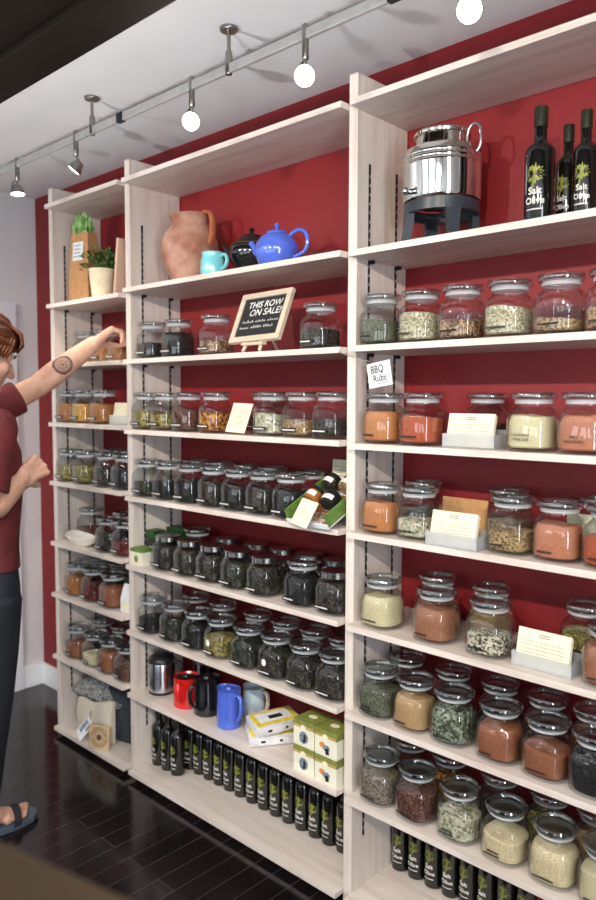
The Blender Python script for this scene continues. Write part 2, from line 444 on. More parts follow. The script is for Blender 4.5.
JAR_GLASS = finish('glass_body', bm, M['glass'], smooth=True).data
bm = bmesh.new()
lathe(bm, [(.046, .1275), (.0535, .129), (.0555, .133), (.0555, .139), (.053, .1435), (.0465, .1445), (.0435, .142), (.041, .1365), (.02, .135), (.001, .135)], 36, cap0=True, cap1=True)
JAR_LID = finish('lid', bm, M['lid_glass'], smooth=True).data
bm = bmesh.new()
lathe(bm, [(.0415, .1165), (.0455, .117), (.0465, .1195), (.0445, .122), (.0465, .1245), (.0445, .1272), (.040, .1272)], 36, cap0=False, cap1=False)
JAR_GASKET = finish('gasket', bm, M['gasket'], smooth=True).data
bm = bmesh.new()
lathe(bm, [(.047, .112), (.0485, .1125), (.0485, .129), (.0465, .1315), (.0445, .1308), (.001, .1308)], 36, cap0=False, cap1=True)
METAL_LID = finish('screw_lid', bm, M['metal_lid'], smooth=True).data
for o in [o for o in COL.objects if o.name in ('glass_body', 'lid', 'gasket', 'screw_lid')]: bpy.data.objects.remove(o)
_fill = {}
def fill_mesh(kind, lev):
    key = (kind, round(lev, 2))
    if key in _fill: return _fill[key]
    rnd = random.Random(sum(map(ord, kind)) % 97 + int(lev * 100))
    h = .010 + lev * .095
    bm = bmesh.new()
    def kk(z): return .905 if z < .078 else .905 - (z - .078) * 5.0
    zs = [.0095, .014]; z = .03
    while z < h - .006: zs.append(z); z += .02
    tilt = (rnd.uniform(-.05, .05), rnd.uniform(-.1, .02))
    loops = []
    for z in zs: loops.append(jloop(.84 if z == .0095 else kk(z), .045, z, 0 if z < .08 else .35))
    for f, dz in ((1, 0), (.94, .003), (.6, .004), (.25, .006)):
        lp = []
        for (x, y, zz) in jloop(kk(h) * f, .045 * f, h + dz, 0 if h < .08 else .35):
            lp.append((x, y, max(.015, zz + tilt[0] * x + tilt[1] * y + .004 * noise.noise((x * 30, y * 30, lev * 9)))))
        loops.append(lp)
    rings(bm, loops)
    o = finish('spice_fill', bm, KM[kind], smooth=True); me = o.data; bpy.data.objects.remove(o)
    _fill[key] = me; return me
def dashes(bm, x0, x1, z, h, y, rnd, mi):
    x = x0
    while x < x1:
        w = rnd.uniform(.0016, .0042)
        plate(bm, [(x, y, z), (min(x + w, x1), y, z), (min(x + w, x1), y, z + h * rnd.uniform(.7, 1)), (x, y, z + h * .9)], (0, -1, 0), .0003, mi)
        x += w + .0009
LAB = []
for i in range(4):
    rnd = random.Random(i); bm = bmesh.new(); y = -JA - .0006
    plate(bm, [(-.034, y, .018), (.026, y, .018), (.026, y, .031), (-.034, y, .031)], (0, -1, 0), .0005, 0)
    dashes(bm, -.030, .010 + .004 * i, .022, .005, y - .0005, rnd, 1)
    o = finish('label_strip', bm, [M['label_black'], M['label_white']]); LAB.append(o.data); bpy.data.objects.remove(o)
for i in range(3):
    rnd = random.Random(20 + i); bm = bmesh.new(); y = -JA - .0006
    dashes(bm, -.030, .006 + .008 * i, .022, .006, y, rnd, 0)
    if i == 1: dashes(bm, -.022, .012, .031, .006, y, rnd, 0)
    o = finish('printed_label', bm, [M['black_ink']]); LAB.append(o.data); bpy.data.objects.remove(o)
NUM = ['first', 'second', 'third', 'fourth', 'fifth', 'sixth', 'seventh', 'eighth']
def jar(b, i, x, y, kind, lev, pos, metal=False, words=None, sticker=False, rz=None):
    label = 'jar of %s, %s, %s shelf, %s' % (KIND[kind][0], pos, ORD[i], BAY[b])
    t = thing('spice_jar', label, 'jar', (x, y, Z[b][i] + .0004), random.uniform(-.05, .05) if rz is None else rz, 'jars on the %s shelf of the %s' % (ORD[i], BAY[b]))
    inst('glass_body', JAR_GLASS, t)
    if metal: inst('screw_lid', METAL_LID, t)
    else:
        inst('lid', JAR_LID, t); inst('gasket', JAR_GASKET, t)
    inst('spice_fill', fill_mesh(kind, lev), t)
    if words:
        bm = bmesh.new(); yy = -JA - .0009
        for k, (s, sz) in enumerate(words): text(bm, s, sz, lambda u, v, k=k: (u - .004, yy, .030 + (len(words) - 1 - k) * .011 + v))
        finish('printed_label', bm, M['black_ink'], t)
    else:
        me = LAB[4 + random.randrange(3)] if b == 3 else LAB[random.randrange(4)]
        inst('printed_label' if b == 3 else 'label_strip', me, t)
    if sticker:
        bm = bmesh.new()
        plate(bm, [(-.004 + .010 * math.cos(a * PI / 8), -JA - .0008, .058 + .012 * math.sin(a * PI / 8)) for a in range(16)], (0, -1, 0), .0004)
        finish('round_sticker', bm, M['label_white'], t)
    return t
FY, BY = .035, .170
def row(b, i, front, back=(), fy=FY, by=BY):
    for rowname, L, y in (('front row', front, fy), ('back row', back, by)):
        for k, e in enumerate(L):
            x, kind, lev = e[:3]; kw = e[3] if len(e) > 3 else {}
            yy = kw.pop('y', y)
            jar(b, i, x, yy, kind, lev, '%s from left in %s' % (NUM[k], rowname), **kw)
ML = dict(metal=True)
def ml(**k): return dict(metal=True, **k)
# right bay
row(3, 2, [(.099, 'herb', .6), (.234, 'fennel', .68), (.364, 'mix', .42), (.498, 'fennel', .64), (.632, 'brownseed', .25), (.757, 'mix', .5)])
row(3, 3, [(.113, 'orange', .8), (.243, 'rust', .66), (.569, 'cream', .78, dict(words=[('CALIFORNIA', .0085), ('STEAK RUB', .0085)])), (.699, 'salmon', .82, dict(words=[('BBQ', .009), ('SEASONING', .009)]))], [(.367, 'dark', .5)])
row(3, 4, [(.112, 'orange', .8), (.236, 'pale', .42), (.520, 'brownseed', .48), (.643, 'salmon', .78), (.767, 'rust', .62)], [(.161, 'herb', .5), (.438, 'brownseed', .5), (.689, 'tan', .6)])
row(3, 5, [(.114, 'cream', .8), (.299, 'brown', .82), (.464, 'bw', .46), (.774, 'brown', .82)], [(.216, 'brown', .6), (.392, 'tan', .6), (.662, 'yellow', .6)])
row(3, 6, [(.108, 'herb', .72), (.235, 'tan', .82), (.360, 'flake', .82), (.500, 'copper', .78), (.628, 'copper', .6), (.750, 'black', .85)],
    [(.113, 'dark', .4), (.276, 'redbrown', .6), (.427, 'dark', .5), (.565, 'redbrown', .7), (.692, 'copper', .7)])
row(3, 7, [(.116, 'greybrown', .78), (.246, 'redbrown', .72), (.385, 'pale', .6), (.522, 'ivory', .55), (.655, 'ivory', .8), (.781, 'cream', .7)],
    [(.13, 'dark', .4), (.271, 'petal', .6), (.433, 'dark', .5), (.580, 'yellow', .6), (.71, 'tan', .6)])
# middle bay
row(2, 2, [(-1.030, 'dark', .48), (-.868, 'black', .85), (-.648, 'mix', .42), (-.150, 'dark', .52)], fy=.05)
row(2, 3, [(-1.046, 'yellow', .62), (-.925, 'yellow', .48), (-.788, 'redbrown', .66), (-.634, 'petal', .6), (-.495, 'redbrown', .5, dict(y=.15)), (-.345, 'pale', .6), (-.214, 'brownseed', .42), (-.085, 'dark', .42)])
row(2, 4, [(-1.046, 'darkgreen', .45), (-.914, 'black', .55), (-.778, 'black', .6), (-.641, 'dark', .72), (-.513, 'black', .66), (-.388, 'dark', .7), (-.260, 'black', .78)],
    [(-.91, 'black', .5), (-.776, 'dark', .5), (-.612, 'black', .4), (-.481, 'red', .4), (-.292, 'red', .6)])
row(2, 5, [(-.923, 'dark', .8, ml()), (-.787, 'dark', .85, ml()), (-.654, 'dark', .85, ml()), (-.519, 'darkgreen', .8, ml()), (-.382, 'dark', .85, ml()), (-.205, 'black', .72), (-.068, 'dark', .85, ml())],
    [(-.909, 'dark', .6), (-.725, 'dark', .7, ml()), (-.564, 'darkgreen', .7, ml()), (-.434, 'dark', .7, ml()), (-.302, 'dark', .7, ml()), (-.172, 'red', .7, ml())])
row(2, 6, [(-1.022, 'black', .5), (-.876, 'darkgreen', .66), (-.740, 'black', .7), (-.609, 'yellow', .62, dict(sticker=True)), (-.462, 'darkgreen', .7), (-.325, 'dark', .7, dict(sticker=True)), (-.192, 'dark', .7), (-.066, 'dark', .66)],
    [(-.917, 'black', .5), (-.752, 'dark', .5), (-.558, 'darkgreen', .5), (-.414, 'dark', .5), (-.272, 'dark', .5), (-.144, 'black', .5)])
# narrow left bay
row(1, 2, [(-1.612, 'amber', .6), (-1.455, 'honey', .7), (-1.335, "honey", .62), (-1.199, 'pale', .3, dict(y=.165))], fy=.11)
row(1, 3, [(-1.642, 'honey', .72), (-1.511, 'amber', .72), (-1.368, 'honey', .74)], fy=.04)
row(1, 4, [(-1.644, 'yellow', .62), (-1.503, 'yellow', .66), (-1.333, 'dark', .7), (-1.204, 'black', .7)], [(-1.49, 'yellow', .5), (-1.36, 'dark', .5), (-1.22, 'black', .5)])
row(1, 5, [(-1.325, 'dark', .7), (-1.204, 'red', .5)], [(-1.632, 'redbrown', .45, dict(y=.13)), (-1.42, 'dark', .5), (-1.28, 'dark', .5)])
row(1, 6, [(-1.590, 'honey', .72), (-1.452, 'red', .6), (-1.305, 'copper', .75)], [(-1.62, 'redbrown', .5), (-1.46, 'dark', .6), (-1.32, 'black', .5)])
row(1, 7, [(-1.594, 'copper', .58), (-1.449, 'cream', .42), (-1.326, "copper", .8), (-1.199, 'redbrown', .66)], [(-1.60, 'dark', .5), (-1.448, 'dark', .4), (-1.29, 'dark', .4)])

# ------------------------------------------------------------------ bottles
def bottle_meshes(r, h):
    bm = bmesh.new(); s = r / .029
    lathe(bm, [(r * .8, 0), (r * .97, .003), (r, .008), (r, h * .60), (r * .97, h * .635), (r * .8, h * .67), (r * .55, h * .695), (r * .43, h * .72), (.0125 * s, h * .76), (.0115 * s, h * .9)], 28, cap1=False)
    body = finish('bottle_glass', bm, M['bottle'], smooth=True).data
    bm = bmesh.new(); lathe(bm, [(.0118 * s, h * .83), (.0135 * s, h * .832), (.0135 * s, h * .985), (.013 * s, h), (.001, h)], 20, cap0=False)
    cap = finish('bottle_capsule', bm, M['bottlecap'], smooth=True).data
    bm = bmesh.new(); R = r + .0006
    wrap = lambda cz: (lambda u, v: (R * math.sin(u / R), -R * math.cos(u / R), cz + v))
    k = h / .28
    text(bm, 'Salt', .019 * s, wrap(.078 * k), 1)
    text(bm, 'Olive', .018 * s, wrap(.055 * k), 1)
    w = wrap(.034 * k)
    for q in range(8):
        u0, u1 = -.017 * s + q * .0042 * s, -.017 * s + (q + .8) * .0042 * s
        f = bm.faces.new([bm.verts.new(w(a, c)) for a, c in ((u0, 0), (u1, 0), (u1, .0028), (u0, .0028))]); f.material_index = 1
    # spiky olive tree crown and trunk
    rnd = random.Random(3); cz = .118 * k; w = wrap(cz); n = 30
    cen = bm.verts.new(w(0, 0)); rim = []
    for q in range(n):
        rr = (.021 if q % 2 else .0145) * s * rnd.uniform(.8, 1.12); a = 2 * PI * q / n
        rim.append(bm.verts.new(w(rr * math.cos(a) * .95, rr * math.sin(a))))
    for q in range(n): bm.faces.new((cen, rim[q], rim[(q + 1) % n])).material_index = 0
    bm.faces.new([bm.verts.new(w(a, c)) for a, c in ((-.009 * s, -.034 * s), (-.004 * s, -.034 * s), (.0 * s, -.012 * s), (-.004 * s, -.012 * s))]).material_index = 0
    lab = finish('printed_label', bm, [M['treegreen'], M['label_white']], smooth=True).data
    for o in [o for o in COL.objects if o.data in (body, cap, lab)]: bpy.data.objects.remove(o)
    return body, cap, lab
BS, BL = bottle_meshes(.029, .252), bottle_meshes(.036, .286)
def bottle(x, y, z, me, label, group, rz=0):
    t = thing('oil_bottle', label, 'bottle', (x, y, z + .0004), rz, group)
    inst('bottle_glass', me[0], t); inst('bottle_capsule', me[1], t); inst('printed_label', me[2], t)
bottle(.560, .055, Z[3][1], BL, 'tallest dark oil bottle with green tree print, left of three on the second shelf', 'oil bottles on the second shelf', .12)
bottle(.600, .125, Z[3][1], BS, 'smaller dark oil bottle standing behind the tallest one on the second shelf', 'oil bottles on the second shelf', -.1)
bottle(.671, .06, Z[3][1], BS, 'dark oil bottle with green tree print, rightmost on the second shelf', 'oil bottles on the second shelf', .1)
NUMB = NUM + ['ninth', 'tenth', 'eleventh', 'twelfth', 'thirteenth', 'fourteenth', 'fifteenth']
for k, x in enumerate((-1.062, -1.0, -.937)):
    bottle(x, .085, Z[2][8], BS, 'dark oil bottle, %s of the three standing forward at left on the bottom shelf' % NUM[k], 'oil bottles on the bottom shelf', random.uniform(-.15, .15))
for k, x in enumerate((-.940, -.879, -.818, -.755, -.694, -.632, -.567, -.503, -.440, -.377, -.312, -.249, -.186, -.123, -.06)):
    bottle(x, .155, Z[2][8], BS, 'dark oil bottle, %s from left in long back row on middle bottom shelf' % NUMB[k], 'oil bottles on the bottom shelf', random.uniform(-.15, .15))
for k, x in enumerate((.068, .130, .192, .254, .316, .378, .44, .502)):
    bottle(x, .21, Z[3][8], BS, 'dark oil bottle, %s from left on the bottom shelf of the right bay' % NUMB[k], 'oil bottles at the bottom right', random.uniform(-.15, .15))

# ------------------------------------------------------------------ second shelf crockery
z = Z[3][1]
t = thing('oil_drum', 'polished steel oil drum with side handle on a black three-legged stand', 'drum', (.247, .107, z + .118))
bm = bmesh.new()
lathe(bm, [(.085, .0), (.104, .004), (.107, .012), (.107, .095), (.109, .098), (.107, .101), (.107, .108), (.109, .111), (.107, .114), (.107, .121), (.109, .124), (.107, .127), (.103, .140), (.085, .149), (.078, .150)], 48)
finish('drum_body', bm, M['chrome'], t, True)
bm = bmesh.new(); lathe(bm, [(.072, .149), (.072, .178), (.078, .180), (.079, .186), (.075, .192), (.03, .197), (.014, .198), (.012, .206), (.001, .208)], 40); finish('drum_lid', bm, M['chrome'], t, True)
bm = bmesh.new(); tube(bm, smooth_path([(.078, .0, .146), (.079, .0, .172), (.088, .0, .192), (.103, .0, .196), (.116, .0, .186), (.119, .0, .165), (.118, .0, .135), (.108, .0, .122)]), .0042, 8)
finish('drum_handle', bm, M['steel'], t, True)
bm = bmesh.new(); tube(bm, [(-.03, -.100, .02), (-.035, -.122, .018)], .008, 10); ball(bm, (-.035, -.124, .018), .011); finish('drum_tap', bm, M['steel'], t, True)
s = thing('drum_stand', 'black plastic stand with splayed legs under the steel oil drum', 'stand', (.247, .107, z + .0004), .1)
bm = bmesh.new(); lathe(bm, [(.098, .085), (.104, .086), (.104, .116), (.098, .117), (.092, .114), (.092, .086), (.098, .085)], 40, cap0=False, cap1=False); finish('stand_ring', bm, M['standplastic'], s, True)
for k in range(4):
    a = PI / 4 + k * PI / 2
    bm = bmesh.new(); rm = Matrix.Rotation(a, 4, 'Z')
    rings(bm, [[rm @ Vector((x_ + .085 + f, y_ * ww, zz)) for x_, y_ in ((-.008, -1), (.012, -1), (.012, 1), (-.008, 1))] for zz, ww, f in ((0, .012, .016), (.05, .017, .008), (.11, .024, .004))])
    finish('stand_leg', bm, M['standplastic'], s)
z = Z[2][1]
t = thing('clay_jug', 'large dusty terracotta jug with a looped handle beside the teal mug', 'jug', (-.872, .112, z + .0004))
bm = bmesh.new()
lathe(bm, [(.058, 0), (.066, .006), (.088, .055), (.106, .11), (.110, .145), (.102, .18), (.084, .212), (.070, .226), (.067, .236), (.072, .25), (.079, .258), (.077, .263), (.065, .255), (.06, .235), (.001, .225)], 44)
for v in bm.verts: v.co += .0025 * Vector(noise.noise_vector(v.co * 14))
finish('jug_body', bm, M['terracotta'], t, True)
bm = bmesh.new(); dx = Vector((.99, .1, 0))
tube(bm, [dx * .055 + Vector((0, 0, .25)), dx * .085 + Vector((0, 0, .268)), dx * .112 + Vector((0, 0, .258)), dx * .122 + Vector((0, 0, .225)), dx * .118 + Vector((0, 0, .18)), dx * .105 + Vector((0, 0, .145))], [.014, .015, .016, .016, .016, .015], 10, flat=.5, upv=(.1, -.99, 0))
finish('jug_handle', bm, M['terra_handle'], t, True)
def cup(name, label, cat, loc, prof, mat, hand, rz, hmat=None, extra=None, hr=.006):
    t = thing(name, label, cat, loc, rz)
    bm = bmesh.new(); lathe(bm, prof, 32); finish('cup_body' if 'mug' in name or 'creamer' in name else 'body', bm, mat, t, True)
    if hand: bm = bmesh.new(); tube(bm, smooth_path(hand), hr, 10, flat=1.3); finish('handle', bm, hmat or mat, t, True)
    return t
cup('creamer_mug', 'small teal glazed mug in front of the terracotta jug', 'mug', (-.640, .028, z + .0004),
    [(.036, 0), (.043, .006), (.045, .03), (.043, .055), (.038, .072), (.041, .083), (.038, .083), (.036, .06), (.001, .02)], M['teal'],
    [(.040, 0, .068), (.058, 0, .072), (.068, 0, .055), (.062, 0, .034), (.043, 0, .022)], .1, hr=.006)
def teapot(label, loc, mat, trim, rz, sc=1, sp=True):
    t = thing('teapot', label, 'teapot', loc, rz); s = sc
    bm = bmesh.new(); lathe(bm, [(.045 * s, 0), (.052 * s, .004), (.068 * s, .03), (.074 * s, .055), (.07 * s, .08), (.055 * s, .102), (.036 * s, .113), (.033 * s, .113)], 36); finish('pot_body', bm, mat, t, True)
    bm = bmesh.new(); lathe(bm, [(.037 * s, .1125), (.036 * s, .118), (.02 * s, .125), (.007 * s, .128), (.006 * s, .134), (.0095 * s, .14), (.007 * s, .147), (.001, .149)], 28); finish('pot_lid', bm, mat, t, True)
    bm = bmesh.new(); tube(bm, [(-.06 * s, 0, .045), (-.085 * s, 0, .062), (-.10 * s, 0, .085), (-.112 * s, 0, .097)], [.019, .014, .010, .009], 12); finish('pot_spout', bm, mat, t, True)
    bm = bmesh.new(); tube(bm, smooth_path([(.05 * s, 0, .1), (.085 * s, 0, .115), (.115 * s, 0, .105), (.124 * s, 0, .075), (.112 * s, 0, .045), (.07 * s, 0, .03)]), .0065, 10); finish('pot_handle', bm, mat, t, True)
    if trim: bm = bmesh.new(); lathe(bm, [(.069 * s, .083), (.0715 * s, .083), (.069 * s, .087), (.066 * s, .0865)], 36, cap0=False, cap1=False); finish('gold_band', bm, M['gold'], t, True)
    return t
teapot('periwinkle blue teapot with its spout to the left on the second shelf', (-.355, .062, z + .0004), M['blue'], False, .12)
t = thing('trivet', 'pale round trivet under the black teapot', 'trivet', (-.575, .155, z + .0004)); bm = bmesh.new(); lathe(bm, [(.055, 0), (.057, .002), (.057, .030), (.055, .032)], 32); finish('trivet_disc', bm, M['creamglaze'], t, True)
teapot('black teapot with a gold band behind the blue teapot', (-.575, .155, z + .0334), M['blackglaze'], True, .2, 1.12)
# narrow bay top: bag, pot, board
z = Z[1][1]
t = thing('paper_bag', 'tall kraft paper bag with a white label on the narrow bay', 'bag', (-1.565, .075, z + .0004), .15)
bm = bmesh.new()
rings(bm, [[(sx * w, sy * d, h) for sx, sy in ((-1, -1), (1, -1), (1, 1), (-1, 1))] for w, d, h in ((.066, .035, 0), (.064, .036, .1), (.060, .032, .2), (.054, .026, .305))])
finish('bag_body', bm, M['kraft'], t)
bm = bmesh.new(); plate(bm, [(-.034, -.0375, .185), (.034, -.0375, .185), (.034, -.0325, .265), (-.034, -.0325, .265)], (0, -1, .06), .001, 0)
rnd = random.Random(5)
for q in range(4): plate(bm, [(-.026, -.0388 + .001 * q, .2 + .016 * q), (.018, -.0388 + .001 * q, .2 + .016 * q), (.018, -.0383 + .001 * q, .204 + .016 * q), (-.026, -.0383 + .001 * q, .204 + .016 * q)], (0, -1, 0), .0005, 1)
finish('paper_label', bm, [M['white_paper'], M['ink']], t)
t2 = thing('leaf_bundle', 'bundle of light green stalks rising from the kraft paper bag', 'plant', (-1.565, .075, z + .307), .15)
bm = bmesh.new()
for q in range(46):
    x, y = rnd.uniform(-.048, .048), rnd.uniform(-.02, .02); h = rnd.uniform(.04, .085) * (1 - abs(x) * 5)+.02
    a = rnd.uniform(0, PI)
    tube(bm, [(x, y, 0), (x + rnd.uniform(-.006, .006), y, h * .6), (x * .9 + rnd.uniform(-.012, .012), y + rnd.uniform(-.01, .01), min(.088, h))], [.0045, .0055, .0015], 6)
finish('green_stalks', bm, M['cello'], t2, True)
t = thing('potted_herb', 'bushy green herb in a cream pot beside the kraft bag', 'potted plant', (-1.362, .036, z + .0004))
bm = bmesh.new(); lathe(bm, [(.040, 0), (.043, .004), (.056, .118), (.0575, .122), (.053, .122), (.050, .108), (.001, .106)], 32); finish('pot', bm, M['pot'], t, True)
bm = bmesh.new(); lathe(bm, [(.049, .1065), (.03, .112), (.001, .114)], 20); finish('soil', bm, M['soil'], t, True)
bm = bmesh.new()
for q in range(340):
    a, e = rnd.uniform(0, 2 * PI), rnd.uniform(-.25, 1.2); rr = rnd.uniform(.03, .088)
    p = Vector((rr * math.cos(a) * math.cos(e), rr * math.sin(a) * math.cos(e), .135 + rr * math.sin(e) * .9))
    if p.x > .085 or p.y > .09: continue
    d = (p - Vector((0, 0, .11))).normalized() + Vector((rnd.uniform(-.6, .6), rnd.uniform(-.6, .6), rnd.uniform(-.4, .5))); d.normalize()
    w = d.cross(Vector((rnd.random(), rnd.random(), rnd.random() + .1))).normalized() * rnd.uniform(.004, .007); L = rnd.uniform(.016, .028)
    n = d.cross(w).normalized() * .0015
    vs = [bm.verts.new(c) for c in (p, p + d * L * .5 + w + n, p + d * L, p + d * L * .5 - w + n)]
    bm.faces.new(vs)
for q in range(30):
    a, rr = rnd.uniform(0, 2 * PI), rnd.uniform(.02, .07)
    tube(bm, [(.01 * math.cos(a), .01 * math.sin(a), .11), (rr * .6 * math.cos(a), rr * .6 * math.sin(a), .15), (rr * math.cos(a), rr * math.sin(a), .175)], .0012, 5)
finish('foliage', bm, M['leaf'], t)
t = thing('cutting_board', 'narrow pinkish wooden board leaning on the upright beside the potted herb', 'board', (-1.222, .05, z + .0004))
bm = bmesh.new(); box(bm, -.008, .008, -.05, .05, 0.0, .225, .002, mat=Matrix.Rotation(.13, 4, 'Y')); bmesh.ops.translate(bm, vec=(0, 0, .0012), verts=bm.verts[:]); finish('board', bm, M['pinkboard'], t)

# ------------------------------------------------------------------ signs, cards
t = thing('chalkboard_sign', 'small framed chalkboard sign reading this row on sale on an easel', 'sign', (-.397, -.004, Z[2][2] + .0004), .0)
lean = Matrix.Translation((0, .0, .036)) @ Matrix.Rotation(-math.radians(24), 4, 'X') @ Matrix.Rotation(math.radians(-1.5), 4, 'Y')
bw, bh, fw = .118, .185, .020
def lbox(bm, a, mi=0, bev=0): box(bm, *a, bev=bev, mi=mi, mat=lean)
bm = bmesh.new()
for a in ((-bw, bw, -.008, .008, 0, fw), (-bw, bw, -.008, .008, bh - fw, bh), (-bw, -bw + fw, -.008, .008, fw, bh - fw), (bw - fw, bw, -.008, .008, fw, bh - fw)): lbox(bm, a, bev=.0015)
finish('frame', bm, M['frame'], t)
bm = bmesh.new(); lbox(bm, (-bw + fw, bw - fw, -.003, .005, fw, bh - fw)); finish('slate', bm, M['chalk'], t)
bm = bmesh.new()
for s_, sz, u0, v0 in (('THIS ROW', .033, .005, .138), ('ON SALE!', .035, .016, .108)):
    text(bm, s_, sz, lambda u, v: lean @ Vector((u + u0 + .15 * v, -.0035, v + v0)))
for v0, x0, x1 in ((.072, -.08, .08), (.050, -.085, .066)):
    x = x0; k = 0
    while x < x1:
        hh = rnd.uniform(.004, .011); w = rnd.uniform(.004, .008)
        ps = [lean @ Vector((x + w * .5 * j, -.0036, v0 + hh * (j % 2))) for j in range(3)]
        tube(bm, ps, .0009, 4); x += w + .004 + (.008 if k % 5 == 4 else 0); k += 1
finish('chalk_lettering', bm, M['chalkwhite'], t)
bm = bmesh.new()
for sx in (-.035, .035):
    tube(bm, [(sx * .7, .03, .085), (sx * 1.15, -.012, .0035)], .006, 6); 
tube(bm, [(0, .045, .1), (0, .12, .004)], .005, 6)
box(bm, -.05, .05, -.012, .012, .024, .034, .002)
finish('easel', bm, M['frame'], t)
def card_holder(b, i, x, y, w, rz, label, ch=.075, tilt=.22):
    t = thing('card_holder', label, 'card holder', (x, y, Z[b][i] + .0004), rz, 'recipe card holders on the right bay')
    d, h, th = .062, .036, .002
    bm = bmesh.new(); hw = w / 2
    box(bm, -hw, hw, -d / 2, d / 2, 0, th)
    box(bm, -hw, hw, -d / 2, -d / 2 + th, th, h); box(bm, -hw, hw, d / 2 - th, d / 2, th, h + .012)
    for sx in (-1, 1):
        x0 = sx * hw; x1 = x0 - sx * th
        box(bm, min(x0, x1), max(x0, x1), -d / 2 + th, d / 2 - th, th, h)
    finish('plastic_tray', bm, M['acrylic'], t)
    cs = thing('recipe_cards', label.replace('clear plastic holder', 'stack of cream recipe cards in the holder'), 'cards', (x, y, Z[b][i] + .004), rz, 'recipe cards on the right bay')
    R = Matrix.Translation((0, -d / 2 + .006, 0)) @ Matrix.Rotation(-tilt, 4, 'X')
    bm = bmesh.new()
    for q in range(9): box(bm, -hw + .006 + .0006 * (q % 3), hw - .012 + .0005 * (q % 2), .0016 * q, .0016 * q + .001, 0, ch - .0006 * q, mat=R)
    r2 = random.Random(int(x * 1000)); yy = -.0004
    for v in [ch * f for f in (.86, .8)]: plate(bm, [R @ Vector(p) for p in ((-.016, yy, v), (.012, yy, v), (.012, yy, v + .003), (-.016, yy, v + .003))], R.to_3x3() @ Vector((0, -1, 0)), .0003, 1)
    for v in [ch * f for f in (.66, .56, .46, .36, .26)]: plate(bm, [R @ Vector(p) for p in ((-hw + .012, yy, v), (hw - .022, yy, v), (hw - .022, yy, v + .0014), (-hw + .012, yy, v + .0014))], R.to_3x3() @ Vector((0, -1, 0)), .0003, 1)
    finish('card_stack', bm, [M['paper'], M['ink']], cs)
card_holder(3, 3, .398, .045, .155, -.02, 'clear plastic holder between the rust red jar and cream jar', .088)
card_holder(3, 4, .380, -.001, .155, -.02, 'clear plastic holder beside the jar of pale dried leaves', .09)
card_holder(3, 5, .622, .028, .155, -.02, 'clear plastic holder below the jar of salmon powder', .092)
t = thing('recipe_card', 'tan card standing behind the holder on the fifth shelf, right bay', 'card', (.315, .135, Z[3][4] + .0004), -.05)
bm = bmesh.new(); box(bm, -.075, .075, -.001, .001, .0, .108, mat=Matrix.Rotation(-.12, 4, 'X')); finish('card', bm, M['kraft'], t)
t = thing('recipe_card', 'cream card propped behind the salmon powder jar on the fifth shelf', 'card', (.705, .105, Z[3][4] + .0004), -.05)
bm = bmesh.new(); box(bm, -.075, .04, -.001, .001, 0, .105, mat=Matrix.Rotation(-.0, 4, 'X')); finish('card', bm, M['paper'], t)
t = thing('recipe_card', 'cream recipe card leaning at a slant before the jars of the fourth shelf', 'card', (-.492, -.006, Z[2][3] + .0004), -.05)
RC = Matrix.Rotation(-.36, 4, 'X') @ Matrix.Rotation(.03, 4, 'Y')
bm = bmesh.new(); box(bm, -.052, .052, -.001, .001, .006, .112, mat=RC)
for v in (.086, .078, .062, .054, .046, .038, .03): plate(bm, [RC @ Vector(p) for p in ((-.03, -.0012, v), (.03, -.0012, v), (.03, -.0012, v + .0016), (-.03, -.0012, v + .0016))], RC.to_3x3() @ Vector((0, -1, 0)), .0003, 1)
bmesh.ops.translate(bm, vec=(0, 0, .0005), verts=bm.verts[:]); finish('card', bm, [M['paper'], M['ink']], t)
t = thing('card_holder', 'small clear card holder beside the golden jars on the narrow bay', 'card holder', (-1.222, .045, Z[1][3] + .0004))
bm = bmesh.new(); box(bm, -.07, .07, -.03, .03, 0, .002); box(bm, -.07, .07, -.03, -.028, .002, .04); box(bm, -.07, .07, .028, .03, .002, .05); box(bm, -.07, -.068, -.028, .028, .002, .04); box(bm, .068, .07, -.028, .028, .002, .04)
finish('plastic_tray', bm, M['acrylic'], t)
t = thing('recipe_cards', 'cream recipe cards in the small holder on the narrow bay', 'cards', (-1.222, .045, Z[1][3] + .004))
bm = bmesh.new()
for q in range(7): box(bm, -.062, .062, -.02 + .0016 * q, -.019 + .0016 * q, 0, .085, mat=Matrix.Rotation(-.15, 4, 'X'))
finish('card_stack', bm, M['paper'], t)
t = thing('shelf_tag', 'hanging paper tag reading BBQ Rubs on a wire clip', 'tag', (.128, -.012, 1.622))
RT = Matrix.Rotation(math.radians(-9), 4, 'Y')
bm = bmesh.new(); box(bm, -.041, .041, -.0006, .0006, -.036, .034, mat=RT); finish('tag_card', bm, M['white_paper'], t)
bm = bmesh.new(); text(bm, 'BBQ', .030, lambda u, v: RT @ Vector((u * .8 - .006, -.0012, v + .014))); text(bm, 'Rubs', .028, lambda u, v: RT @ Vector((u * .85, -.0012, v - .012)))
tube(bm, [RT @ Vector((-.012, -.0012, -.027)), RT @ Vector((.026, -.0012, -.026))], .0008, 4); finish('lettering', bm, M['black_ink'], t)
bm = bmesh.new(); tube(bm, [(-.128, -.028, .0655), (-.09, -.02, .052), (-.036, -.001, .036)], .0013, 6); finish('wire_clip', bm, M['nickel'], t)
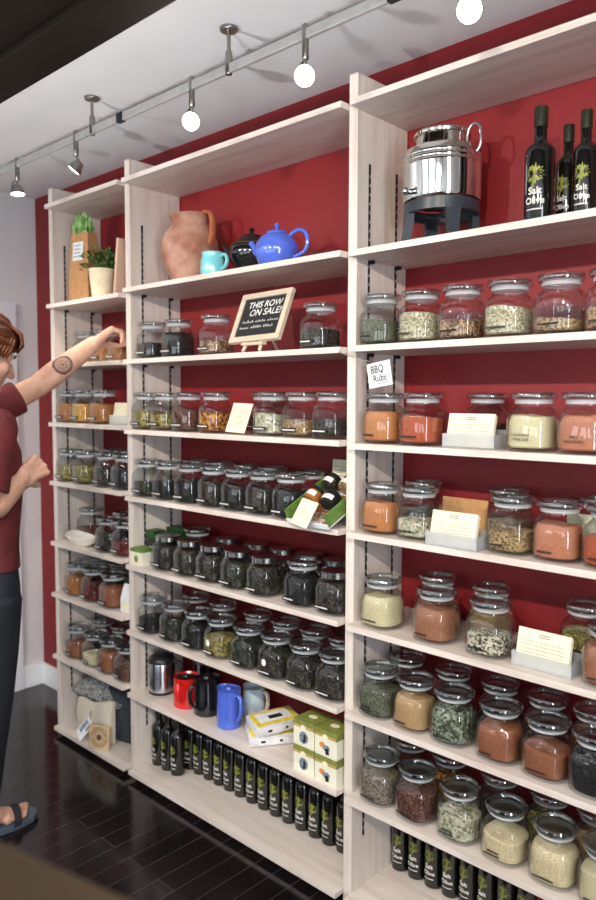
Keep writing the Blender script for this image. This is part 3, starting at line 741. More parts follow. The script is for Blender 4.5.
# gift tray on the fifth shelf of the middle bay
z = Z[2][4]
t = thing('gift_tray', 'green lined gift tray tilted toward the front beside the right upright', 'tray', (-.099, .056, z + .0004), -.05)
G = Matrix.Translation((0, 0, .006)) @ Matrix.Rotation(math.radians(27), 4, 'X')
bm = bmesh.new()
box(bm, -.088, .088, -.125, .085, 0, .004, mat=G)
for a in ((-.088, .088, -.125, -.121, .004, .016), (-.088, .088, .081, .085, .004, .04), (-.088, -.082, -.121, .081, .004, .045), (.082, .088, -.121, .081, .004, .045)): box(bm, *a, mat=G, mi=0 if a[3] == -.121 else 1)
ys = min(v.co.z for v in bm.verts); bmesh.ops.translate(bm, vec=(0, 0, -ys), verts=bm.verts[:]); dzt = -ys
finish('tray_box', bm, [M['white_paper'], M['limegreen']], t)
bm = bmesh.new()
for q in range(160): 
    p = G @ Vector((rnd.uniform(-.078, .078), rnd.uniform(-.115, .075), .008 + rnd.uniform(0, .012))); ball(bm, p + Vector((0, 0, dzt)), (.007, .005, .004), 1)
tag(finish('nut_filling', bm, KM['honey'], t, True), kind='stuff')
rot = Matrix.Translation((-.099, .056, z + .0004)) @ Matrix.Rotation(-.05, 4, 'Z')
for q, (u, v, nm) in enumerate(((-.042, .035, 'upper left'), (.032, .035, 'upper right'), (-.046, -.045, 'lower left'), (.034, -.055, 'lower right'))):
    j = thing('sample_jar', 'small black-lidded sample jar at the %s of the gift tray' % nm, 'jar', rot @ (G @ Vector((u, v, .034)) + Vector((0, 0, dzt))), -.12 + rnd.uniform(-.2, .2), 'sample jars in the gift tray')
    j.rotation_euler = (-math.radians(52), 0, -.05 + rnd.uniform(-.25, .25))
    bm = bmesh.new(); lathe(bm, [(.024, .002), (.027, .005), (.027, .030), (.024, .035)], 24); finish('jar_body', bm, KM[['dark', 'brownseed', 'honey', 'black'][q]], j, True)
    bm = bmesh.new(); lathe(bm, [(.0255, .0355), (.0265, .036), (.0265, .047), (.025, .048), (.001, .048)], 24); finish('jar_cap', bm, M['blackplastic'], j, True)
    bm = bmesh.new(); rings(bm, [[(.0275 * math.sin(a), -.0275 * math.cos(a), zz) for a in [k * .2 - .9 for k in range(10)]] for zz in (.009, .027)], False, False, False); finish('jar_label', bm, M['label_white'], j, True)
t = thing('recipe_card', 'tall cream card standing behind the green gift tray', 'card', (-.165, .182, z + .0004), -.05)
bm = bmesh.new(); box(bm, -.055, .06, -.001, .001, .0, .185, mat=Matrix.Rotation(-.06, 4, 'X'))
for v in (.16, .15, .14, .13): plate(bm, [(-.045, -.0012 + v * .06, v), (.045, -.0012 + v * .06, v), (.045, -.0012 + v * .06, v + .002), (-.045, -.0012 + v * .06, v + .002)], (0, -1, 0), .0003, 1)
finish('card', bm, [M['paper'], M['ink']], t)
t = thing('recipe_card', 'small cream card leaning on the front of the gift tray', 'card', (-.108, -.089, 0), -.12)
t.location = (-.118, -.086, z + .0004)
bm = bmesh.new(); RR = Matrix.Rotation(-.5, 4, 'X') @ Matrix.Rotation(.12, 4, 'Y'); box(bm, -.04, .04, -.0008, .0008, .005, .09, mat=RR)
for v in (.055, .046, .038, .03): plate(bm, [RR @ Vector(p) for p in ((-.024, -.001, v), (.022, -.001, v), (.022, -.001, v + .0014), (-.024, -.001, v + .0014))], RR.to_3x3() @ Vector((0, -1, 0)), .0003, 1)
finish('card', bm, [M['paper'], M['ink']], t)
# small tins on the sixth shelf
z = Z[2][5]
def carton(label, loc, w, d, h, body, top, rz=0, cat='box'):
    t = thing('tea_tin', label, cat, loc, rz, 'tea tins on the sixth shelf')
    bm = bmesh.new(); box(bm, -w / 2, w / 2, -d / 2, d / 2, 0, h * .8, .002); finish('tin_body', bm, body, t)
    bm = bmesh.new(); box(bm, -w / 2 - .001, w / 2 + .001, -d / 2 - .001, d / 2 + .001, h * .8, h, .002); finish('tin_lid', bm, top, t)
    bm = bmesh.new(); plate(bm, [(.012 * math.cos(a * PI / 6), -d / 2 - .0004, h * .4 + .014 * math.sin(a * PI / 6)) for a in range(12)], (0, -1, 0), .0004); finish('tin_emblem', bm, M['treegreen'] if top is M['limegreen'] else M['white_paper'], t)
carton('small white tin with green lid at the front left of the sixth shelf', (-1.054, .006, z + .0004), .075, .06, .068, M['boxcream'], M['limegreen'], .05)
carton('dark green tin behind the small white tin on the sixth shelf', (-1.072, .085, z + .0004), .055, .055, .128, M['darktin'], M['greenbox'])
carton('green tin right of the dark green tin on the sixth shelf', (-1.006, .10, z + .0004), .055, .055, .122, M['greenbox'], M['greenbox'])
carton('green tin at the back left corner of the sixth shelf', (-1.04, .18, z + .0004), .1, .055, .13, M['greenbox'], M['greenbox'])

# ------------------------------------------------------------------ eighth shelf, middle bay
z = Z[2][7] + .0004
t = thing('steel_kettle', 'brushed steel kettle with black domed lid at left of eighth shelf', 'kettle', (-1.016, .068, z), .5)
bm = bmesh.new(); lathe(bm, [(.050, 0), (.054, .004), (.054, .010)], 32); finish('kettle_base', bm, M['blackplastic'], t, True)
bm = bmesh.new(); lathe(bm, [(.052, .0102), (.0535, .012), (.0535, .122), (.052, .126)], 36); finish('kettle_body', bm, M['steel'], t, True)
bm = bmesh.new(); lathe(bm, [(.054, .1262), (.055, .13), (.049, .145), (.034, .155), (.01, .158), (.001, .158)], 36); finish('kettle_lid', bm, M['blackplastic'], t, True)
bm = bmesh.new(); tube(bm, [(.05, 0, .13), (.075, 0, .132), (.088, 0, .115), (.088, 0, .05), (.055, 0, .03)], .007, 8); finish('kettle_handle', bm, M['blackplastic'], t, True)
t = thing('french_press', 'dark glass and steel press pot behind the red jug', 'press pot', (-.895, .19, z))
bm = bmesh.new(); lathe(bm, [(.044, 0), (.046, .004), (.046, .04), (.044, .042), (.044, .12)], 32, cap1=True); finish('press_body', bm, M['blackglaze'], t, True)
bm = bmesh.new(); lathe(bm, [(.047, .1205), (.047, .135), (.02, .142), (.006, .145), (.006, .158), (.011, .162), (.009, .17), (.001, .171)], 28); finish('press_lid', bm, M['steel'], t, True)
for a in (0, PI / 2, PI, 1.5 * PI):
    bm = bmesh.new(); box(bm, .0445, .0475, -.006, .006, .004, .12, mat=Matrix.Rotation(a + .4, 4, 'Z')); finish('press_rib', bm, M['steel'], t)
def jug(label, loc, r, h, mat, rz, inner=None, waist=1.0, lid=None, hm=None):
    t = thing('pouring_jug', label, 'jug', loc, rz)
    bm = bmesh.new(); lathe(bm, [(r * .92, 0), (r, .004), (r * 1.02, h * .25), (r * waist, h * .7), (r * .96, h * .95), (r * .98, h), (r * .9, h), (r * .86, h * .85), (.001, h * .82)], 36)
    for v in bm.verts:
        if v.co.z > h * .8 and v.co.x < -r * .6: v.co.x -= (v.co.z - h * .8) * .5 * (1 - abs(v.co.y) / r)
    finish('jug_body', bm, mat, t, True)
    bm = bmesh.new(); tube(bm, smooth_path([(r * .9, 0, h * .88), (r + .02, 0, h * .92), (r + .03, 0, h * .72), (r + .025, 0, h * .4), (r * .95, 0, h * .2)]), .0065, 10, flat=1.4); finish('handle', bm, hm or mat, t, True)
    if lid: bm = bmesh.new(); lathe(bm, [(r * .84, h * .86), (r * .86, h * .97), (r * .3, h * 1.0), (r * .25, h * 1.06), (.001, h * 1.07)], 30); finish('jug_lid', bm, lid, t, True)
    return t
jug('glossy red jug with handle facing the front and black lid', (-.838, .052, z), .048, .115, M['redglaze'], -1.1, lid=M['blackglaze'])
jug('glossy black jug right of the red jug', (-.724, .062, z), .050, .135, M['blackglaze'], -1.6, lid=M['blackglaze'])
jug('tall periwinkle blue lidded jug with handle to the right', (-.580, .045, z), .044, .138, M['blue'], -.1, lid=M['blue'], waist=.98)
jug('pale blue jug with cream handle behind the periwinkle jug', (-.572, .165, z), .042, .115, M['paleblue'], .0, hm=M['creamglaze'])
def packet(label, loc, rz, rx, ry):
    t = thing('tea_packet', label, 'packet', loc, 0, 'shrink wrapped packets on the eighth shelf'); t.rotation_euler = (rx, ry, rz)
    bm = bmesh.new(); box(bm, -.085, .085, -.055, .055, 0, .034, .005); finish('packet_body', bm, M['wrap'], t, True)
    bm = bmesh.new(); box(bm, -.078, .078, -.047, .047, .0342, .0348); finish('packet_panel', bm, M['yellowprint'], t)
    bm = bmesh.new(); box(bm, -.06, .06, -.026, .034, .0349, .0355); box(bm, -.05, .05, -.0556, -.0551, .008, .026); finish('packet_print', bm, M['white_paper'], t)
    bm = bmesh.new(); box(bm, -.02, .03, -.012, .012, .0356, .0361); box(bm, -.046, -.03, -.0561, -.0557, .012, .02); box(bm, .02, .03, -.0561, -.0557, .012, .02); finish('packet_mark', bm, M['black_ink'], t)
packet('white shrink wrapped packet lying at the bottom of the pair beside the tea boxes', (-.392, .075, z + .003), .98, .02, 0)
packet('white and yellow shrink wrapped packet lying atop another beside the tea boxes', (-.388, .085, z + .0455), 1.2, .05, -.05)
def teabox(label, x, y, zz, emb):
    t = thing('tea_box', label, 'box', (x, y, zz), 0, 'stacked tea boxes on the eighth shelf')
    w, d, h = .044, .045, .084
    bm = bmesh.new(); box(bm, -w, w, -d, d, 0, h * .72, .001); finish('box_body', bm, M['boxcream'], t)
    bm = bmesh.new(); box(bm, -w - .0012, w + .0012, -d - .0012, d + .0012, h * .72, h, .0012); finish('box_lid', bm, M['boxgreen'], t)
    bm = bmesh.new(); yy = -d - .0016
    plate(bm, [(-w, yy, h * .74), (w, yy, h * .74), (w, yy, h * .83), (-w, yy, h * .83)], (0, -1, 0), .0004); finish('lid_band', bm, M['boxgold'], t)
    bm = bmesh.new(); plate(bm, [(.011 * math.cos(a * PI / 8), yy - .0006, h * .74 + .010 * math.sin(a * PI / 8)) for a in range(16)], (0, -1, 0), .0006)
    plate(bm, [(.017 * math.cos(a * PI / 8), .012 * math.sin(a * PI / 8), h + .0002) for a in range(16)], (0, 0, 1), .0005); finish('lid_medallion', bm, M['paper'], t)
    bm = bmesh.new(); yb = -d - .0004
    if emb: 
        plate(bm, [(-.014 + .012 * math.cos(a * PI / 6), yb, h * .42 + .009 * math.sin(a * PI / 6)) for a in range(12)], (0, -1, 0), .0004, 0)
        plate(bm, [(.004 + .015 * math.cos(a * PI / 6), yb - .0005, h * .34 + .010 * math.sin(a * PI / 6)) for a in range(12)], (0, -1, 0), .0004, 1)
        plate(bm, [(.002, yb - .001, h * .1), (.016, yb - .001, h * .14), (.012, yb - .001, h * .36), (-.002, yb - .001, h * .32)], (0, -1, 0), .0004, 2)
    else:
        plate(bm, [(.019 * math.cos(a * PI / 8), yb, h * .36 + .020 * math.sin(a * PI / 8)) for a in range(16)], (0, -1, 0), .0004, 1)
        plate(bm, [(-.002, yb - .0005, h * .2), (.010, yb - .0005, h * .2), (.008, yb - .0005, h * .5), (.001, yb - .0005, h * .52)], (0, -1, 0), .0004, 2)
    finish('box_picture', bm, [M['orangeprint'], M['emblemblue'], M['black_ink']], t)
for zz, w in ((z, 'lower'), (z + .0855, 'upper')):
    teabox('cream tea box with olive lid, %s left of the stacked four' % w, -.147, .022, zz, False)
    teabox('cream tea box with olive lid, %s right of the stacked four' % w, -.053, .020, zz, True)

# ------------------------------------------------------------------ narrow bay lower objects
z = Z[1][5]
t = thing('leaf_dish', 'white leaf-shaped dish on the sixth shelf of the narrow bay', 'dish', (-1.515, .018, z + .0004), -.05)
bm = bmesh.new(); loops = []
for f, zz in ((.35, .004), (.55, .0), (.8, .012), (1, .036), (.97, .039), (.76, .018), (.5, .007), (.1, .006)):
    lp = []
    for k in range(32):
        a = 2 * PI * k / 32; px = .118 * math.cos(a); py = .05 * math.sin(a) * (1 - .35 * math.cos(a))
        lp.append((px * f, py * f, zz + .014 * f * abs(math.cos(a)) ** 3))
    loops.append(lp)
rings(bm, loops); mn = min(v.co.z for v in bm.verts); bmesh.ops.translate(bm, vec=(0, 0, -mn), verts=bm.verts[:]); finish('dish_bowl', bm, M['white_bowl'], t, True)
t = thing('paper_packet', 'white paper packet at the right of the seventh shelf of the narrow bay', 'packet', (-1.180, .03, Z[1][6] + .0004), .1)
bm = bmesh.new(); rings(bm, [[(sx * w, sy * d, h) for sx, sy in ((-1, -1), (1, -1), (1, 1), (-1, 1))] for w, d, h in ((.034, .02, 0), (.034, .022, .05), (.032, .012, .09), (.03, .002, .115))]); finish('packet_body', bm, M['white_paper'], t)
bm = bmesh.new(); box(bm, -.02, .02, -.0232, -.0225, .012, .045); finish('packet_label', bm, M['paper'], t)
z = Z[1][8] + .0004
t = thing('shoulder_bag', 'slouching charcoal cloth bag with grey flap and canvas panel on the bottom shelf', 'bag', (-1.450, .138, z), .08)
bm = bmesh.new(); loops = []
for h, w, d in ((0, .18, .06), (.01, .2, .075), (.08, .222, .085), (.15, .216, .08), (.21, .185, .065), (.255, .12, .045), (.275, .06, .02)):
    loops.append([(w * math.copysign(abs(math.cos(2 * PI * k / 40)) ** .7, math.cos(2 * PI * k / 40)) + h * .1, d * math.copysign(abs(math.sin(2 * PI * k / 40)) ** .7, math.sin(2 * PI * k / 40)), h) for k in range(40)])
rings(bm, loops)
for v in bm.verts:
    if v.co.z > .02: v.co += .008 * Vector(noise.noise_vector(v.co * 9))
finish('bag_body', bm, M['bagdark'], t, True)
bm = bmesh.new(); loops = []
for s_ in range(9):
    f = s_ / 8; x = -.215 + f * .33
    top = .175 + .115 * math.sin(PI * min(1, f * 1.05 + .05)); 
    loops.append([(x + .014 * (j / 8), -.095 + .085 * (j / 8) ** 1.6 + .006 * noise.noise((x * 20, j, 0)), .155 + (top - .155) * j / 8 + .010) for j in range(9)] + [(x + .014 * (j / 8), -.087 + .085 * (j / 8) ** 1.6 + .006 * noise.noise((x * 20, j, 0)), .147 + (top - .155) * j / 8 + .010) for j in range(8, -1, -1)])
rings(bm, loops); finish('bag_flap', bm, M['felt'], t, True)
bm = bmesh.new(); loops = []
for s_ in range(11):
    f = s_ / 10; x = -.15 + f * .25; y = -.100 - .018 * math.sin(PI * f)
    top = .15 + .036 * f + .006 * math.sin(f * 9)
    loops.append([(x, y - .012 * math.sin(PI * j / 6), .004 + (top - .004) * j / 6) for j in range(7)] + [(x, y + .012, .004 + (top - .004) * j / 6) for j in range(6, -1, -1)])
rings(bm, loops); box(bm, -.02, -.017, -.1325, -.118, .02, .13, mi=1); finish('canvas_panel', bm, [M['canvas'], M['ink']], t, True)
t = thing('folded_leaflet', 'white and blue folded leaflet propped against the charcoal bag', 'leaflet', (-1.49, -.012, z), .0)
bm = bmesh.new(); RL = Matrix.Rotation(-.45, 4, 'X') @ Matrix.Rotation(.55, 4, 'Y')
box(bm, -.03, .03, -.002, .002, -.02, .075, mat=RL); box(bm, -.024, .0, -.0026, -.0021, .0, .06, mi=1, mat=RL); box(bm, .008, .024, -.0026, -.0021, .03, .065, mi=2, mat=RL)
mn = min(v.co.z for v in bm.verts); bmesh.ops.translate(bm, vec=(0, -.012, -mn), verts=bm.verts[:]); finish('leaflet_paper', bm, [M['white_paper'], M['emblemblue'], M['ink']], t)
t = thing('wooden_plaque', 'square pale wooden plaque with burnt circular logo in front of the bag', 'plaque', (-1.352, -.018, z), .4)
RPq = Matrix.Rotation(-.13, 4, 'X')
bm = bmesh.new(); box(bm, -.05, .05, -.007, .007, .002, .1, .001, mat=RPq); finish('plaque_board', bm, M['plaque'], t)
bm = bmesh.new()
def annulus(bm, r0, r1, fn, n=32, mi=0):
    a = [[bm.verts.new(fn(r * math.cos(2 * PI * k / n), r * math.sin(2 * PI * k / n))) for k in range(n)] for r in (r0, r1)]
    for k in range(n): bm.faces.new((a[0][k], a[0][(k + 1) % n], a[1][(k + 1) % n], a[1][k])).material_index = mi
pf = lambda u, v: RPq @ Vector((u * 1.1, -.0076, .051 + v * 1.1))
annulus(bm, .036, .0385, pf); annulus(bm, .021, .0225, pf); annulus(bm, .0005, .011, pf)
for k in range(22):
    a = 2 * PI * k / 22
    if k % 11 in (0,): continue
    ca, sa = math.cos(a), math.sin(a)
    bm.faces.new([bm.verts.new(pf(r * ca - s_ * sa, r * sa + s_ * ca)) for r, s_ in ((.026, -.0018), (.033, -.0018), (.033, .0018), (.026, .0018))])
for k in range(7):
    a = 2 * PI * k / 7; bm.faces.new([bm.verts.new(pf(r * math.cos(a + q), r * math.sin(a + q))) for r, q in ((.011, -.15), (.018, 0), (.011, .15))])
finish('burnt_logo', bm, M['burn'], t)

# ------------------------------------------------------------------ track lights
ty, tz = -.265, 2.478
t = thing('light_track', 'satin nickel monorail light track under the white ceiling', 'light track', (-.5, ty, tz))
bm = bmesh.new(); box(bm, -1.35, 1.6, -.006, .006, -.013, .013, .003); finish('track_rail', bm, M['rail'], t)
for xx in (-.935, -.222, .6):
    bm = bmesh.new(); lathe(bm, [(.024, ZC - tz - .009), (.026, ZC - tz - .006), (.026, ZC - tz - .0005)], 20, (xx + .5, 0, 0)); tube(bm, [(xx + .5, 0, ZC - tz - .008), (xx + .5, 0, .012)], .0055, 8); lathe(bm, [(.009, -.016), (.010, -.012), (.010, .045), (.007, .05)], 14, (xx + .5, 0, 0))
    finish('ceiling_stem', bm, M['nickel'], t, True)
for xx in (-.76, .35):
    bm = bmesh.new(); box(bm, xx + .5 - .016, xx + .5 + .016, -.009, .009, -.015, .015, .002); finish('rail_joiner', bm, M['black_metal'], t)
WARM = (1, .90, .78)
def aim(d): return Vector(d).to_track_quat('-Z', 'Y')
def lamp(label, x, d, y=ty, zt=tz, power=9, wire=.085, ang=100, blend=.5):
    t = thing('track_lamp', label, 'spotlight', (x, y, zt), 0, 'track spotlights')
    d = Vector(d).normalized()
    head = Vector((0, 0, -.017 - wire)) + d * .012
    bm = bmesh.new(); lathe(bm, [(.008, -.062), (.009, -.058), (.009, .022), (.006, .026)], 14); finish('lamp_stem', bm, M['nickel'], t, True)
    bm = bmesh.new(); side = d.cross(Vector((0, 0, 1)));
    side = side.normalized() if side.length > .05 else Vector((1, 0, 0))
    back = head - d * .03
    tube(bm, [(0, 0, -.06), Vector((0, 0, -.06)).lerp(back, .4) + side * .016, back + side * .022, head - d * .012 + side * .024], .003, 6)
    tube(bm, [(0, 0, -.06), back], .0035, 6); finish('lamp_bracket', bm, M['nickel'], t, True)
    q = aim(d).to_matrix().to_4x4(); q.translation = head
    bm = bmesh.new(); v = lathe(bm, [(.010, .036), (.014, .034), (.018, .026), (.0275, .004), (.0285, -.002), (.027, -.003)], 28, cap1=False); bmesh.ops.transform(bm, matrix=q, verts=v); finish('lamp_head', bm, M['nickel'], t, True)
    bm = bmesh.new(); v = lathe(bm, [(.026, -.0015), (.014, -.004), (.001, -.005)], 28); bmesh.ops.transform(bm, matrix=q, verts=v); finish('lamp_lens', bm, M['lamp_glow'], t, True)
    ld = bpy.data.lights.new('lamp_light', 'SPOT'); ld.energy = power; ld.color = WARM; ld.spot_size = math.radians(ang); ld.spot_blend = blend; ld.shadow_soft_size = .026
    lo = link(bpy.data.objects.new('lamp_light', ld)); lo.parent = t; lo.location = head + d * .02; lo.rotation_mode = 'QUATERNION'; lo.rotation_quaternion = aim(d)
lamp('leftmost track spotlight pointing straight down beside the left wall', -1.49, (.1, .0, -1), power=12, ang=90)
lamp('second track spotlight from left tilted toward the floor', -1.045, (-.45, -.45, -.8), power=9, ang=120)
lamp('third track spotlight from left facing the viewer above the middle bay', -.388, (.55, -.75, -.45), power=4, ang=120)
lamp('fourth track spotlight from left above the clay jug and teapots', .072, (.5, -.75, -.4), power=4, ang=120)
lamp('rightmost track spotlight in view above the steel oil drum', .548, (.35, -.8, -.4), power=4, ang=120)
# second row of spotlights further into the shop, aimed at the shelving
t = thing('light_track', 'second nickel light track on the ceiling further into the shop', 'light track', (.2, -2.2, 2.50))
bm = bmesh.new(); box(bm, -2.2, 2.6, -.006, .006, -.013, .013, .003); finish('track_rail', bm, M['rail'], t)
for xx in (-1.5, 0, 1.5): bm = bmesh.new(); tube(bm, [(xx, 0, .0895), (xx, 0, .0)], .006, 8); finish('ceiling_stem', bm, M['nickel'], t)
for k, (x, tx, pw) in enumerate(((-1.2, -1.3, 60), (.0, -.4, 84), (1.2, .45, 100), (2.2, .9, 90))):
    d = Vector((tx, 0, 1.08)) - Vector((x, -2.2, 2.4))
    lamp('%s spotlight on the track further into the shop, aimed at the shelves' % NUM[k], x, d, y=-2.2, zt=2.50, power=pw, ang=86, blend=.7)

# unseen uplighters, added behind the viewer to brighten the ceiling
for k, (x, y) in enumerate(((-1.75, -1.95), (-.55, -1.85), (.55, -2.0))):
    t = thing('added_uplight', '%s added black uplighter behind the viewer, brightening the ceiling' % NUM[k], 'added uplight', (x, y, 0), 0, 'added ceiling uplighters')
    bm = bmesh.new(); lathe(bm, [(.13, 0.0005), (.135, .006), (.13, .018), (.03, .026), (.012, .04)], 28); finish('base', bm, M['black_metal'], t, True)
    bm = bmesh.new(); tube(bm, [(0, 0, .035), (0, 0, 1.2)], .011, 12); finish('pole', bm, M['black_metal'], t, True)
    bm = bmesh.new(); lathe(bm, [(.015, 1.2), (.06, 1.215), (.12, 1.27), (.14, 1.31), (.135, 1.312), (.115, 1.275), (.055, 1.225), (.01, 1.215)], 32, cap1=False); finish('lamp_shade', bm, M['black_metal'], t, True)
    bm = bmesh.new(); ball(bm, (0, 0, 1.255), .03, 2); finish('bulb', bm, M['lamp_glow'], t, True)
    ld = bpy.data.lights.new('lamp_light', 'SPOT'); ld.energy = (55, 85, 85)[k]; ld.color = (1, .97, .95); ld.spot_size = math.radians(130); ld.spot_blend = .25; ld.shadow_soft_size = .05
    lo = link(bpy.data.objects.new('lamp_light', ld)); lo.parent = t; lo.location = (0, 0, 1.31); lo.rotation_euler = (PI, 0, 0)

# ------------------------------------------------------------------ foreground counter
t = thing('wooden_counter', 'dark brown wooden counter corner in the near foreground at bottom left', 'counter', (.75, -1.62, 0), .235)
bm = bmesh.new(); box(bm, -.45, .33, -.16, .135, 1.165, 1.2, .004); finish('counter_top', bm, M['counter'], t)
bm = bmesh.new(); box(bm, -.42, .30, -.14, .115, 0, 1.1645, .002); finish('counter_base', bm, M['counter'], t)

# ------------------------------------------------------------------ person
def limb(bm, pts, rad, seg=16):
    if len(pts) > 1: tube(bm, pts, rad, seg)
    for p, r in zip(pts, rad): ball(bm, p, r, 2)
def remesh(name, bm, mat, parent, vox, smooth_it=6):
    me = bpy.data.meshes.new('tmp'); bmesh.ops.recalc_face_normals(bm, faces=bm.faces[:]); bm.to_mesh(me); bm.free()
    o = bpy.data.objects.new('tmp', me); COL.objects.link(o)
    r = o.modifiers.new('r', 'REMESH'); r.mode = 'VOXEL'; r.voxel_size = vox
    s = o.modifiers.new('s', 'SMOOTH'); s.factor = .5; s.iterations = smooth_it
    dg = bpy.context.evaluated_depsgraph_get(); m2 = bpy.data.meshes.new_from_object(o.evaluated_get(dg))
    bpy.data.objects.remove(o); bpy.data.meshes.remove(me)
    m2.name = name; m2.materials.clear(); m2.materials.append(mat)
    for p in m2.polygons: p.use_smooth = True
    q = link(bpy.data.objects.new(name, m2))
    if parent: q.parent = parent
    return q
PX, PY = -1.19, -.565
person = thing('person', 'person with auburn hair in a maroon t-shirt reaching toward the narrow shelves', 'person', (0, 0, 0))
person.location = (PX, PY, 0)
def W(p): return Vector(p) - Vector((PX, PY, 0))
def ell(bm, rows_, n=28):
    rings(bm, [[Vector((cx + rx * math.cos(2 * PI * k / n), cy + ry * math.sin(2 * PI * k / n), z)) for k in range(n)] for cx, cy, rx, ry, z in rows_])
def hand(bm, wrist, f, palm, side, curls, spread=.0, thumb=(.5, .5), sc=1.0):
    f, palm = Vector(f).normalized(), Vector(palm).normalized(); palm = (palm - f * palm.dot(f)).normalized()
    s = f.cross(palm) * side          # thumb side
    wrist = Vector(wrist)
    offs = (.030, .010, -.010, -.028); lens = ((.042, .026, .021), (.046, .030, .022), (.043, .028, .021), (.034, .021, .018))
    for o_, L, c in zip(offs, lens, curls):
        k = wrist + f * (.088 - abs(o_ - .005) * .25) * sc + s * o_ * sc
        limb(bm, [wrist + s * o_ * .55 * sc, wrist.lerp(k, .55), k], [.019 * sc, .0165 * sc, .0118 * sc], 10)
        p, ang = k, 0
        for l_, dc, r in zip(L, c, ((.0105, .0095), (.0095, .0086), (.0086, .0072))):
            ang += dc
            d = f * math.cos(ang) + palm * math.sin(ang) + s * spread * o_ * 8
            q = p + d.normalized() * l_ * sc; limb(bm, [p, q], [r[0] * sc, r[1] * sc], 10); p = q
    b = wrist + s * .022 * sc + f * .022 * sc + palm * .008
    d1 = (f * .75 + s * .6 + palm * thumb[0]).normalized(); d2 = (f * .9 + s * .05 + palm * thumb[1]).normalized()
    p1 = b + d1 * .042 * sc; p2 = p1 + d2 * .033 * sc; p3 = p2 + d2 * .024 * sc
    limb(bm, [b, p1, p2, p3], [.017 * sc, .0135 * sc, .0108 * sc, .0085 * sc], 10)
HT = math.radians(22)
HM = Matrix.Translation(W((PX, -.549, 1.707))) @ Matrix.Rotation(-HT, 4, 'X')
LS, LW = Vector((-1.365, -.545, 1.455)), Vector((-1.238, -.085, 1.768))
LE = LS.lerp(LW, .51) + Vector((.0, .01, -.022))
RS, RE, RW = Vector((-1.015, -.585, 1.455)), Vector((-.975, -.66, 1.165)), Vector((-1.035, -.50, 1.272))
bm = bmesh.new()
for c, r in (((0, -.018, .035), (.078, .100, .096)), ((0, .025, -.03), (.064, .075, .085)), ((0, .04, -.075), (.045, .05, .045))): ball(bm, c, r, 3, HM)
for c, r in (((0, .078, -.104), .022), ((.038, .058, -.03), .03), ((-.038, .058, -.03), .03), ((.012, .104, -.042), .0095), ((-.012, .104, -.042), .0095)): ball(bm, c, r, 2, HM)
def hlimb(p, r): limb(bm, [HM @ Vector(q) for q in p], r, 10)
hlimb([(0, .092, .012), (0, .106, -.012), (0, .119, -.036)], [.009, .0105, .0135])
hlimb([(-.04, .076, .02), (0, .088, .022), (.04, .076, .02)], [.010, .012, .010])
hlimb([(-.022, .086, -.064), (0, .095, -.062), (.022, .086, -.064)], [.005, .0075, .005])
hlimb([(-.02, .085, -.074), (0, .093, -.074), (.02, .085, -.074)], [.005, .0078, .005])
for sx in (-1, 1):
    ball(bm, (sx * .079, -.012, -.012), (.010, .021, .033), 2, HM)
    hlimb([(sx * .033, .066, .001), (sx * .034, .074, .001)], [.014, .013])
limb(bm, [HM @ Vector((0, -.025, -.06)), W((PX, -.585, 1.50))], [.056, .060])
ell(bm, [(0, 0, .155, .095, .90), (0, -.005, .150, .088, 1.0), (0, 0, .145, .09, 1.1), (0, .002, .158, .102, 1.25), (0, -.005, .168, .105, 1.36), (0, -.015, .165, .085, 1.44), (0, -.02, .11, .07, 1.49), (0, -.02, .06, .055, 1.53)])
limb(bm, [W(LS), W(LS.lerp(LE, .5)), W(LE), W(LE.lerp(LW, .3)), W(LE.lerp(LW, .7)), W(LW)], [.058, .050, .043, .047, .040, .032])
limb(bm, [W(RS), W(RS.lerp(RE, .5)), W(RE), W(RE.lerp(RW, .3)), W(RE.lerp(RW, .7)), W(RW)], [.058, .050, .043, .047, .040, .032])
fl = (LW - LE).normalized()
hand(bm, W(LW), (fl.x * .5 + .05, .72, .62), (.25, .6, -.75), 1, [(.8, .9, .5), (.85, .95, .5), (.95, 1.0, .5), (1.0, 1.05, .5)], thumb=(.9, .75), sc=1.1)
hand(bm, W(RW), (-.16, .78, .42), (-.95, .1, -.25), -1, [(1.25, 1.5, .9)] * 4, thumb=(.7, 1.1), sc=1.14)
for sx, hip, kn, an in ((1, (-1.115, -.58, .87), (-1.105, -.60, .5), (-1.135, -.640, .095)), (-1, (-1.265, -.58, .87), (-1.285, -.64, .5), (-1.31, -.76, .095))):
    hip, kn, an = W(hip), W(kn), W(an)
    limb(bm, [hip, hip.lerp(kn, .5), kn, kn.lerp(an, .35), an], [.074, .066, .052, .054, .036])
    fx, fy = an.x, an.y
    limb(bm, [(fx, fy - .035, .062), (fx, fy + .03, .066), (fx, fy + .10, .052), (fx, fy + .145, .042)], [.034, .034, .027, .022])
    limb(bm, [(fx - .022, fy + .1, .042), (fx + .022, fy + .1, .042)], [.020, .020])
    for k in range(5):
        tx = fx - sx * (.03 - k * .0155); L = (.205, .2, .192, .182, .17)[k]
        limb(bm, [(tx, fy + .12, .04), (tx, fy + L - .012, .036)], [.0135 if k == 0 else .0105, .0125 if k == 0 else .0088], 10)
